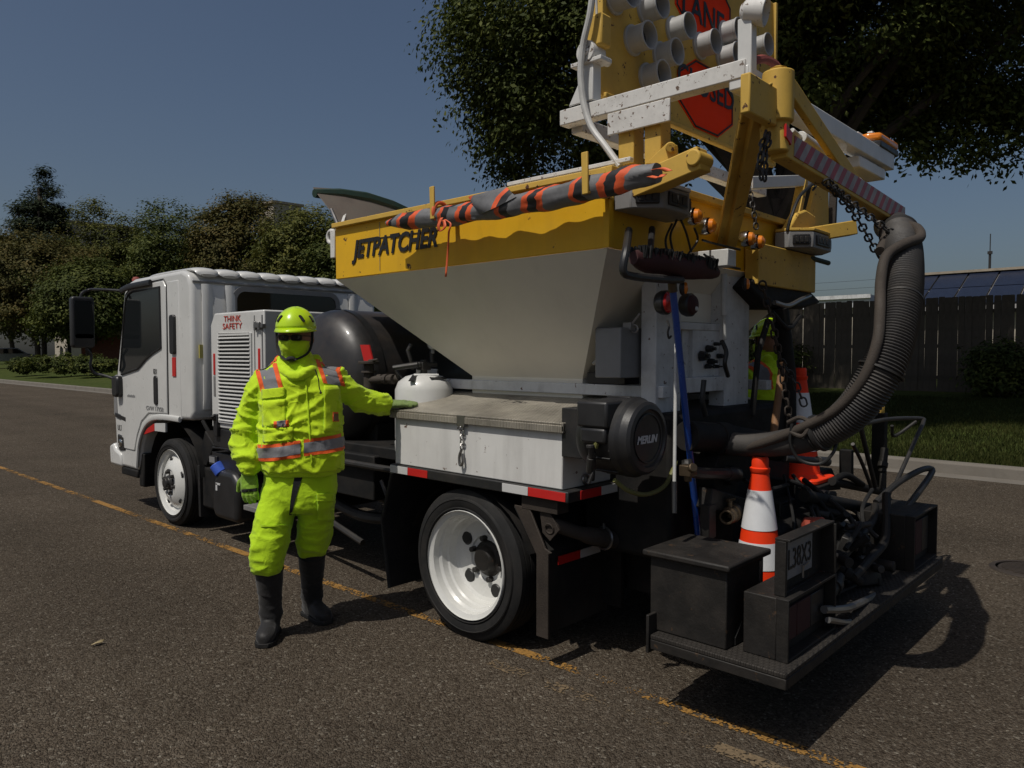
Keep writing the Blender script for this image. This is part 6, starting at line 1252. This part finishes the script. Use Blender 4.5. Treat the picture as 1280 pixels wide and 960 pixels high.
def person(Fm, label, left_arm, name='person'):
    W, D = Fm.W, Fm.D; t = thing(name, Fm.O, label, 'person')
    U, Wd, Z = Fm.u, Fm.w, V((0,0,1))
    L = lambda px, py, d=4.12: W(lc(px, py, d))
    k = 4.30/FPX
    def GP(px, py): v = P(px, py, z=0)-F1.O; return W((v.dot(F1.u), v.dot(F1.w), v.z))
    def limb(mb, pts, rs, seg=5, n=18):
        pl = spline(pts, seg); m_ = len(pl)-1; rr = []
        for i in range(m_+1):
            f = i/m_*(len(rs)-1); a = int(min(f, len(rs)-2)); rr.append(rs[a]+(rs[a+1]-rs[a])*(f-a))
        mb.tube(pl, rr, n)
    # joints
    shR, elR, wrR = L(326,484), L(306,542,4.10), L(311,592,4.04)
    if left_arm: shL, elL, wrL = L(421,478,4.15), L(450,499,4.42/SC), L(487,505,4.55/SC)
    else: shL, elL, wrL = L(421,484), L(440,542,4.10), L(436,592,4.04)
    hipR, knR, anR = L(352,606,4.12), L(339,662,4.05), L(336,770,4.02)
    hipL, knL, anL = L(398,606,4.14), L(392,652,4.18), L(390,755,4.27)
    head = L(370,423,4.10)
    hR, hL_ = GP(340,793), GP(388,770); anR = V((hR.x,hR.y,.14)); anL = V((hL_.x,hL_.y,.14)); knR = L(337,662,4.05); knL = L(391,652,4.22); cfR, cfL = L(336,705,4.04), L(390,686,4.25)
    # ---- body: one continuous figure from crown to ankles
    mb = MB()
    loft(mb, [(L(372,py,4.12), U, Wd, hw*k, dp) for py, hw, dp in ((452,14,.062),(462,34,.08),(476,46,.10),(510,44,.115),(545,40,.115),(575,40,.115),(605,42,.12),(625,38,.11))], 24)
    limb(mb, [L(371,468), L(371,436,4.11)], [.062,.058])
    mb.sphere(head, .1, 24, 16, (1,1,1)); hs = [(.02,-.055,.085,.105,.07),( -.02,-.0,.088,.10,.08)]
    loft(mb, [(head+D((0,dy,z)), U, Wd, a, b) for z, dy, a, b in ((.115,0,.05,.06),(.095,0,.078,.092),(.06,0,.087,.104),(.02,.004,.086,.104),(-.02,.008,.080,.098),(-.06,.016,.070,.085),(-.09,.024,.055,.066),(-.112,.028,.034,.044))], 24, 2.1)
    loft(mb, [(head+D((0,.10+dy,z)), U, Wd, a, b) for z, dy, a, b in ((.035,-.012,.010,.012),(.01,-.002,.012,.016),(-.015,.010,.016,.020),(-.028,.004,.014,.016))], 12)   # nose
    for s in (-1, 1): mb.sphere(head+D((s*.086,-.012,-.005)), .03, 12, 8, (.5,.7,1))
    for a in ((shR,elR,wrR),(shL,elL,wrL)): limb(mb, [L(373,480)+(a[0]-L(373,480))*.6, *a], [.06,.055,.045,.036,.03])
    for a in ((hipR,knR,cfR,anR),(hipL,knL,cfL,anL)): limb(mb, [a[0]+V((0,0,.05)), *a], [.085,.085,.060,.048,.040])
    weld_shape(mb, 'body', 'skin', t, .012, 3)
    # ---- rubber boots
    for (kn, an, heel, toe) in ((L(336,705,4.04),anR,GP(340,793),GP(329,811)), (L(390,686,4.25),anL,GP(388,770),GP(413,783))):
        heel = V((heel.x,heel.y,.05)); toe = V((toe.x,toe.y,.045)); dr = (toe-heel); dr.z = 0; dr.normalize(); sd = dr.cross(Z)
        an2 = V((heel.x,heel.y,.12))+dr*.02; top = V((kn.x,kn.y,kn.z)); top2 = top.lerp(an2,.0); mb = MB()
        rings = []
        for f, r in ((0,.078),(.12,.076),(.35,.073),(.6,.064),(.8,.060),(.95,.066)): rings.append((top.lerp(an2,f), sd, dr, r, r*1.08))
        rings.append((an2-V((0,0,.05)), sd, dr, .05, .062)); rings.append((an2-V((0,0,.10)), sd, dr, .045, .058)); loft(mb, rings, 22, 2.1)
        fl = .265; hp0 = heel-dr*.055; hp0.z = 0
        loft(mb, [(hp0+dr*(fl*f)+V((0,0,h*.5+.012)), sd, Z, w_, h*.5) for f, w_, h in ((.0,.030,.07),(.06,.040,.09),(.2,.042,.12),(.42,.045,.115),(.62,.052,.095),(.8,.053,.08),(.93,.043,.068),(1.0,.024,.05))], 18, 2.3)
        bo, _ = weld_shape(mb, 'boot', 'boot_rubber', t, .009, 3, lambda p: .005*crease(p,(9,9,16),3)*(1 if .1 < p.z < .3 else .3))
        mb = MB(); out = []
        sole = [(.0,.034),(.03,.043),(.15,.046),(.3,.044),(.42,.045),(.62,.055),(.8,.057),(.93,.047),(1.01,.026)]
        a_ = [hp0+dr*(fl*f)-sd*w_ for f, w_ in sole]+[hp0+dr*(fl*f)+sd*w_ for f, w_ in reversed(sole)]
        mb.prism([p+V((0,0,.001-p.z)) for p in a_], (0,0,.026)); mb.build('sole', 'rubber', bo, bevel=.004)
        mb = MB(); mb.torus(top.lerp(an2,.10), an2-top, .0785, .004, 28, 6); mb.build('boot_band', 'rubber', bo)
    # ---- trousers
    mb = MB()
    loft(mb, [(L(376,py,4.13), U, Wd, hw*k, dp) for py, hw, dp in ((572,42,.14),(590,44,.15),(612,45,.15),(630,43,.135),(638,39,.115))], 26)
    loft(mb, [(L(px,py,d), U, Wd, hw*k, dp) for px, py, d, hw, dp in ((353,606,4.12,22,.13),(348,628,4.10,23,.13),(342,650,4.07,23,.125),(339,672,4.04,23.5,.12),(336,692,4.03,22,.11),(334,706,4.03,19.5,.095),(335,716,4.03,16.5,.080))], 24)
    loft(mb, [(L(px,py,d), U, Wd, hw*k, dp) for px, py, d, hw, dp in ((397,606,4.14,21,.13),(396,628,4.15,21.5,.13),(395,650,4.18,21.5,.12),(394,668,4.21,21.5,.115),(392,682,4.24,20.5,.11),(390,693,4.26,17,.085))], 24)
    zk = lambda p: .3+.7*max(0, 1-abs(p.z-.52)/.22)
    tr, btr = weld_shape(mb, 'trousers', 'hivis_trousers', t, .0095, 2, lambda p: zk(p)*(.011*crease(p,(3.5,3.5,8),1)+.008*crease(p,(7,7,19),4)-.006)+.006*crease(p,(6,6,3),12)+.004*noise.noise(p*7)-.003)
    front = lambda px, py: (L(px,py,3.2), L(px,py,4.2)-L(px,py,3.2))
    def rect(name, mt, par, bv, x0, y0, x1, y1, off=.004, th=.006, sk=0, ni=10, nj=10):
        return decal(name, mt, par, bv, lambda s, q: front(x0+(x1-x0)*s, y0+(y1-y0)*q+sk*s), ni, nj, off, th)
    rect('cargo_pocket', 'hivis_trousers', tr, btr, 397, 622, 420, 652, .006); rect('pocket_flap', 'hivis_trousers', tr, btr, 396, 617, 421, 627, .011)
    rect('knee_seam', 'hivis_trousers', tr, btr, 326, 656, 364, 658.5, .004, .004); decal('fly_gap', 'dark_pants', tr, btr, lambda s, q: front(377-14*s+(6-4.5*s)*(q-.5)*2-6*s*(1-s), 584+60*s), 14, 3, .004)
    # ---- hoodie: torso hem, sleeves and hood
    mb = MB()
    loft(mb, [(L(px,py,4.12), U, Wd, hw*k, dp) for px, py, hw, dp in ((372,453,26,.095),(373,462,40,.115),(374,474,49,.135),(375,500,51,.15),(376,540,50,.155),(377,570,50,.16),(378,584,49,.16),(378,592,46,.152))], 28)
    limb(mb, [L(352,482), shR, elR, wrR+V((0,0,.06)), wrR+V((0,0,.03))], [.085,.086,.080,.076,.074,.072,.064,.050], 6)
    limb(mb, [L(398,478), shL, elL, wrL.lerp(elL,.1), wrL], [.085,.084,.078,.072,.070,.066,.058,.046], 6)
    for px, py, d, r in ((351,453,4.17,.042),(348,460,4.13,.040),(397,459,4.12,.042),(395,452,4.17,.042),(372,448,4.22,.07)): mb.sphere(L(px,py,d), r, 14, 10)
    limb(mb, [L(345,459,4.12), L(355,464,4.02), L(371,471,3.965), L(388,464,4.02), L(400,458,4.12)], [.034,.030,.024,.030,.034], 5)
    loft(mb, [(L(371,py,4.10), U, Wd, hw*k, dp) for py, hw, dp in ((438,17,.075),(450,21,.088),(462,27,.10))], 20)
    def dz(p):
        v = p-Fm.O; u_ = v.dot(U); arm = 1.0 if (u_ < -.205 or u_ > .235) else .25
        return arm*(.018*crease(p,(4,4,11),2)+.010*crease(p,(7,7,21),6)-.008)+.004*noise.noise(p*8)
    ho, bho = weld_shape(mb, 'hoodie', 'hivis_hoodie', t, .009, 2, dz)
    mb = MB(); mb.tube(spline([L(394,462,3.93), L(398,474,3.93), L(399,484,3.94), L(401,490,3.94)],5), .003, 6); mb.sphere(L(401,491,3.94), .007, 10, 6); mb.build('drawstring', 'strap_black', ho)
    # ---- vest over it
    mb = MB()
    loft(mb, [(L(px,py,4.12), U, Wd, hw*k, dp) for px, py, hw, dp in ((373,462,38,.122),(374,471,47,.145),(375,486,49,.160),(376,510,51,.168),(376,540,52,.174),(377,562,53,.178),(378,580,52,.176),(378,587,50,.17))], 32)
    def vz(p):
        v = p-Fm.O; a = math.atan2(v.z-1.18, v.dot(U)+.02); rr = math.hypot(v.z-1.18, v.dot(U)+.02)
        rad_ = .010*max(0, 1-rr/.34)*(1-abs(math.sin(a*5+1.6*noise.noise(p*5))))**2*2 if v.dot(Wd) > 0 else 0
        return rad_+.013*crease(p,(4,4,8),8)+.006*crease(p,(9,9,14),15)+.007*noise.noise(p*6)-.007
    ve, bve = weld_shape(mb, 'vest', 'hivis_vest', t, .009, 2, vz)
    ctr = lambda z: W((lc(377,560,4.12)[0], 0, z))
    z_of = lambda py: lc(375, py, 3.98)[2]
    def ringfn(z0, z1, tilt=0.0, a0=0.0, a1=2*math.pi):
        def fn(s, q):
            a = a0+(a1-a0)*s; z = z0+(z1-z0)*q+tilt*math.cos(a); d = D((math.cos(a), math.sin(a), 0)); c = ctr(z); return c+d*.6, -d
        return fn
    z0, z1 = z_of(572), z_of(551); h = z1-z0; bvv = [bve, bho]; g0 = 1.25; ti = .028
    for a0, a1 in ((g0+.07, g0+2*math.pi-.03),):
        decal('reflective_band', 'stripe_orange', ve, bve, ringfn(z0, z0+h*.2, ti, a0, a1), 100, 2, .005)
        decal('reflective_band', 'stripe_silver', ve, bve, ringfn(z0+h*.2, z0+h*.8, ti, a0, a1), 100, 4, .006)
        decal('reflective_band', 'stripe_orange', ve, bve, ringfn(z0+h*.8, z1, ti, a0, a1), 100, 2, .005)
    def braces(u0, u1, sk):
        def fn(s, q):
            a = math.radians(85+125*s); c = W((0,0,z_of(478))); uu = u0+(u1-u0)*q+sk*(1-math.sin(max(0,a)))*1.0
            d = D((0, math.cos(a), math.sin(a))); return c+U*uu+d*.6, -d
        return fn
    for c0, sk in ((lc(332,480,4.1)[0], .012), (lc(413,475,4.1)[0], -.004)):
        for f0, f1, mt in ((-.066,-.040,'stripe_orange'),(-.040,.038,'stripe_silver'),(.038,.064,'stripe_orange')): decal('reflective_brace', mt, ve, bvv, braces(c0+f0*.8, c0+f1*.8, sk), 30, 3, .006 if 'silver' in mt else .005)
    for (tx, ty_), (bx, by_) in (((331,453),(340,488)), ((408,451),(418,481))):
        for f0, f1, mt in ((-14,-8.5,'stripe_orange'),(-8.5,8.5,'stripe_silver'),(8.5,14,'stripe_orange')):
            decal('reflective_brace', mt, ve, bvv, lambda s, q: front(tx+(bx-tx)*s+f0+(f1-f0)*q, ty_+(by_-ty_)*s-.16*(f0+(f1-f0)*q)*(1 if tx < 370 else -1)), 24, 3, .006 if 'silver' in mt else .005)
    rect('pocket_flap', 'hivis_vest', ve, bve, 327, 487, 356, 499, .008, .006, -3); rect('pocket', 'hivis_vest', ve, bve, 328, 501, 357, 534, .004, .006, -2)
    rect('pocket_flap', 'hivis_vest', ve, bve, 329, 536, 366, 553, .007, .006, -2); rect('pocket', 'hivis_vest', ve, bve, 405, 482, 430, 540, .005, .007)
    rect('pocket_tab', 'stripe_orange', ve, bve, 342, 527, 361, 535, .010, .003, -2); rect('pocket_tab', 'stripe_silver', ve, bve, 346, 526.5, 357, 535, .012, .003, -1.5)
    rect('id_patch', 'stripe_orange', ve, bve, 416, 515, 424, 527, .011, .002); rect('id_patch', 'wood_brown', ve, bve, 417, 517, 423, 526, .013, .002)
    decal('zipper', 'hivis_hoodie', ve, bve, lambda s, q: front(381+8*s+2.4*q, 472+110*s), 24, 2, .003, .003)
    decal('arm_hole_edge', 'hivis_hoodie', ve, bve, lambda s, q: front(325+3*q+6*math.sin(s*3), 480+80*s), 16, 2, .004, .003)
    # ---- gloves with five fingers each
    def glove(wr, dirn, nrm, curl, mt, flat=False, mirror=1, S=1.0):
        dirn = dirn.normalized(); nrm = (nrm-dirn*nrm.dot(dirn)).normalized(); sd = dirn.cross(nrm)*mirror; mb = MB()
        loft(mb, [(wr+dirn*a, sd, nrm, b, c) for a, b, c in ((-.055,.040,.036),(-.02,.034,.029),(.01,.038,.025),(.04,.046,.022),(.075,.048,.020),(.095,.044,.017))], 18, 2.4)
        for i, (o_, ln) in enumerate(((-.033,.070),(-.011,.080),(.011,.076),(.033,.060))):
            p = wr+dirn*.085+sd*o_; d = (dirn+sd*o_*1.6).normalized(); pts = [p-dirn*.02, p]
            a = 0
            for s_, f in enumerate((.42,.33,.25)):
                a += curl*(.6+.4*s_); d2 = (d*math.cos(a)-nrm*math.sin(a)); pts.append(pts[-1]+d2*ln*f)
            mb.tube(spline(pts,3), [.0125]*8+[.0115]*(3*(len(pts)-1)+1-11)+[.0105,.0095,.007], 10)
        p = wr+dirn*.025-sd*.036; d = (dirn*.75-sd*.65-nrm*.25).normalized(); mb.tube(spline([p+sd*.015, p+d*.03, p+d*.055+dirn*.008, p+d*.07+dirn*.022],3), [.016,.016,.0155,.015,.0145,.014,.013,.0115,.0095,.0075], 10)
        mb.v = [wr+(p-wr)*S for p in mb.v]
        gl, bv = weld_shape(mb, 'glove', mt, t, .0045, 2, lambda p: .0022*crease(p,(22,22,26),5))
        return gl, bv
    dR = L(313,640,4.02)-wrR
    gl, bg_ = glove(wrR+V((0,0,.012)), dR, Wd+U*-.3, .22, 'glove_green', mirror=-1, S=1.14)
    decal('glove_print', 'strap_black', gl, bg_, lambda s, q: front(300+22*s, 612+4*q-2*s), 12, 2, .002)
    if left_arm:
        # palm resting on the tool box lid
        tgt = V((2.90,3.55,1.275)); dL = (V((2.97,3.42,1.302))-wrL); glove(wrL, dL, V((-.15,0,1)), .08, 'glove_grey', mirror=1, S=1.06)
    else: glove(wrL, L(434,640,4.02)-wrL, Wd+U*.3, .3, 'glove_green', mirror=1)
    # ---- face covering, glasses, helmet
    mb = MB()
    loft(mb, [(head+D((0,dy,z)), U, Wd, a, b) for z, dy, a, b in ((-.012,.012,.089,.107),(-.03,.016,.088,.107),(-.05,.020,.083,.100),(-.08,.024,.072,.086),(-.105,.022,.062,.074),(-.14,.0,.066,.074),(-.19,-.01,.085,.09))], 26, 2.1)
    loft(mb, [(head+D((0,.105+dy,z)), U, Wd, a, b) for z, dy, a, b in ((-.006,-.010,.012,.012),(-.018,.004,.017,.020),(-.032,.012,.020,.022),(-.046,.0,.016,.016))], 12)
    weld_shape(mb, 'face_covering', 'hivis_hoodie', t, .0065, 2, lambda p: .004*crease(p,(16,16,24),9))
    gls = MB()
    for s in (-1, 1):
        pts = []
        for a, b in rrect(.054, .028, .010): 
            x = s*.036+a; pts.append(head+D((x, .122-.9*x*x*4.0, .002+b)))
        gls.add(pts+[p+D((0,-.003,0)) for p in pts], [tuple(range(len(pts))), tuple(range(2*len(pts)-1, len(pts)-1, -1))])
    go = gls.build('glasses', 'clear_lens', t)
    for s in (-1, 1):
        mb = MB(); mb.sphere(head+D((s*.034,.088,.006)), .0135, 14, 10); ey = mb.build('eye', 'cone_white', t); mb = MB(); mb.sphere(head+D((s*.034,.0965,.005)), .0065, 10, 8); mb.build('iris', 'strap_black', ey)
    mb = MB()
    for s in (-1, 1):
        ring = []
        for a, b in rrect(.056, .030, .011): x = s*.036+a; ring.append(head+D((x, .123-3.6*x*x, .002+b)))
        mb.tube(ring, .0025, 6, closed=True); mb.tube([head+D((s*.064,.108,.012)), head+D((s*.090,.05,.012)), head+D((s*.093,-.02,.01))], .0025, 6)
    mb.tube([head+D((-.01,.124,.010)), head+D((.01,.124,.010))], .0025, 6); mb.build('glasses_frame', 'strap_black', go)
    hc = head+D((0,-.002,.052)); mb = MB(); n = 40; vs_ = []; K = 12
    for i in range(K+1):
        th = math.pi/2*i/K
        for j in range(n):
            a = 2*math.pi*j/n; ct, st = math.cos(a), math.sin(a); rz_ = math.cos(th)**.92 if i < K else 0
            ridge = 1+.035*math.cos(2*a)*math.sin(2*th)
            vs_.append(hc+D((.110*math.cos(th)*ct*ridge, (.138 if st > 0 else .142)*math.cos(th)*st, .128*math.sin(th)*(1+.015*math.cos(4*a)))))
    mb.add(vs_, [(i*n+j, i*n+(j+1) % n, (i+1)*n+(j+1) % n, (i+1)*n+j) for i in range(K) for j in range(n)])
    he = mb.build('helmet', 'helmet_green', t, ang=60); sf = he.modifiers.new('s','SOLIDIFY'); sf.thickness = .004; sf.offset = -1
    mb = MB(); prof = []
    for j in range(n):
        a = 2*math.pi*j/n; ct, st = math.cos(a), math.sin(a); ex = .034*max(0, st)**1.5; prof.append((hc+D((.110*ct,(.138 if st > 0 else .142)*st,.004)), hc+D(((.114+ex*.35)*ct,(.142+ex)*st,-.010-.012*max(0,st)))))
    mb.add([p for p, q in prof]+[q for p, q in prof], [(j,(j+1)%n,n+(j+1)%n,n+j) for j in range(n)]); bo_ = mb.build('brim', 'helmet_green', he, ang=60); sf = bo_.modifiers.new('s','SOLIDIFY'); sf.thickness = .004
    for s, a in ((-1, 128), (1, 52), (-1, 165), (1, 15)):
        th = math.radians(26); aa = math.radians(a); c = hc+D((.113*math.cos(th)*math.cos(aa), .142*math.cos(th)*math.sin(aa), .130*math.sin(th))); nn = D((math.cos(aa), math.sin(aa), .45)).normalized(); uu = nn.cross(Z).normalized(); ww = uu.cross(nn)
        mb = MB(); mb.prism([c+uu*(x*1.0+y*.5*s)+ww*y-nn*.004 for x, y in rrect(.018,.040,.008)], nn*.006); mb.build('vent', 'strap_black', he)
    mb = MB()
    for s in (-1, 1): mb.tube(spline([hc+D((s*.102,.03,-.002)), head+D((s*.098,.035,-.03)), head+D((s*.080,.06,-.085)), head+D((s*.03,.105,-.118)), head+D((0,.112,-.122))],6), .0075, 8, squash=(.5,tuple(Wd)))
    mb.build('chin_strap', 'strap_black', he)
    mb = MB(); mb.sphere(head+D((0,.103,-.118)), .03, 14, 8, (1.0,.8,.55)); mb.build('chin_cup', 'strap_black', he)
    return t
person(F1, 'worker in yellow vest and green helmet resting a hand on the white tool box', True)
w2 = V((5.45, 2.46, 0)); fx = V((-.35,-1,0)).normalized()
f2 = V((.25,.95,0)).normalized(); u2 = V((-f2.y, f2.x, 0))
person(Frame(w2, u2, f2), 'worker with lime helmet partly hidden behind the suction hose frame', False)
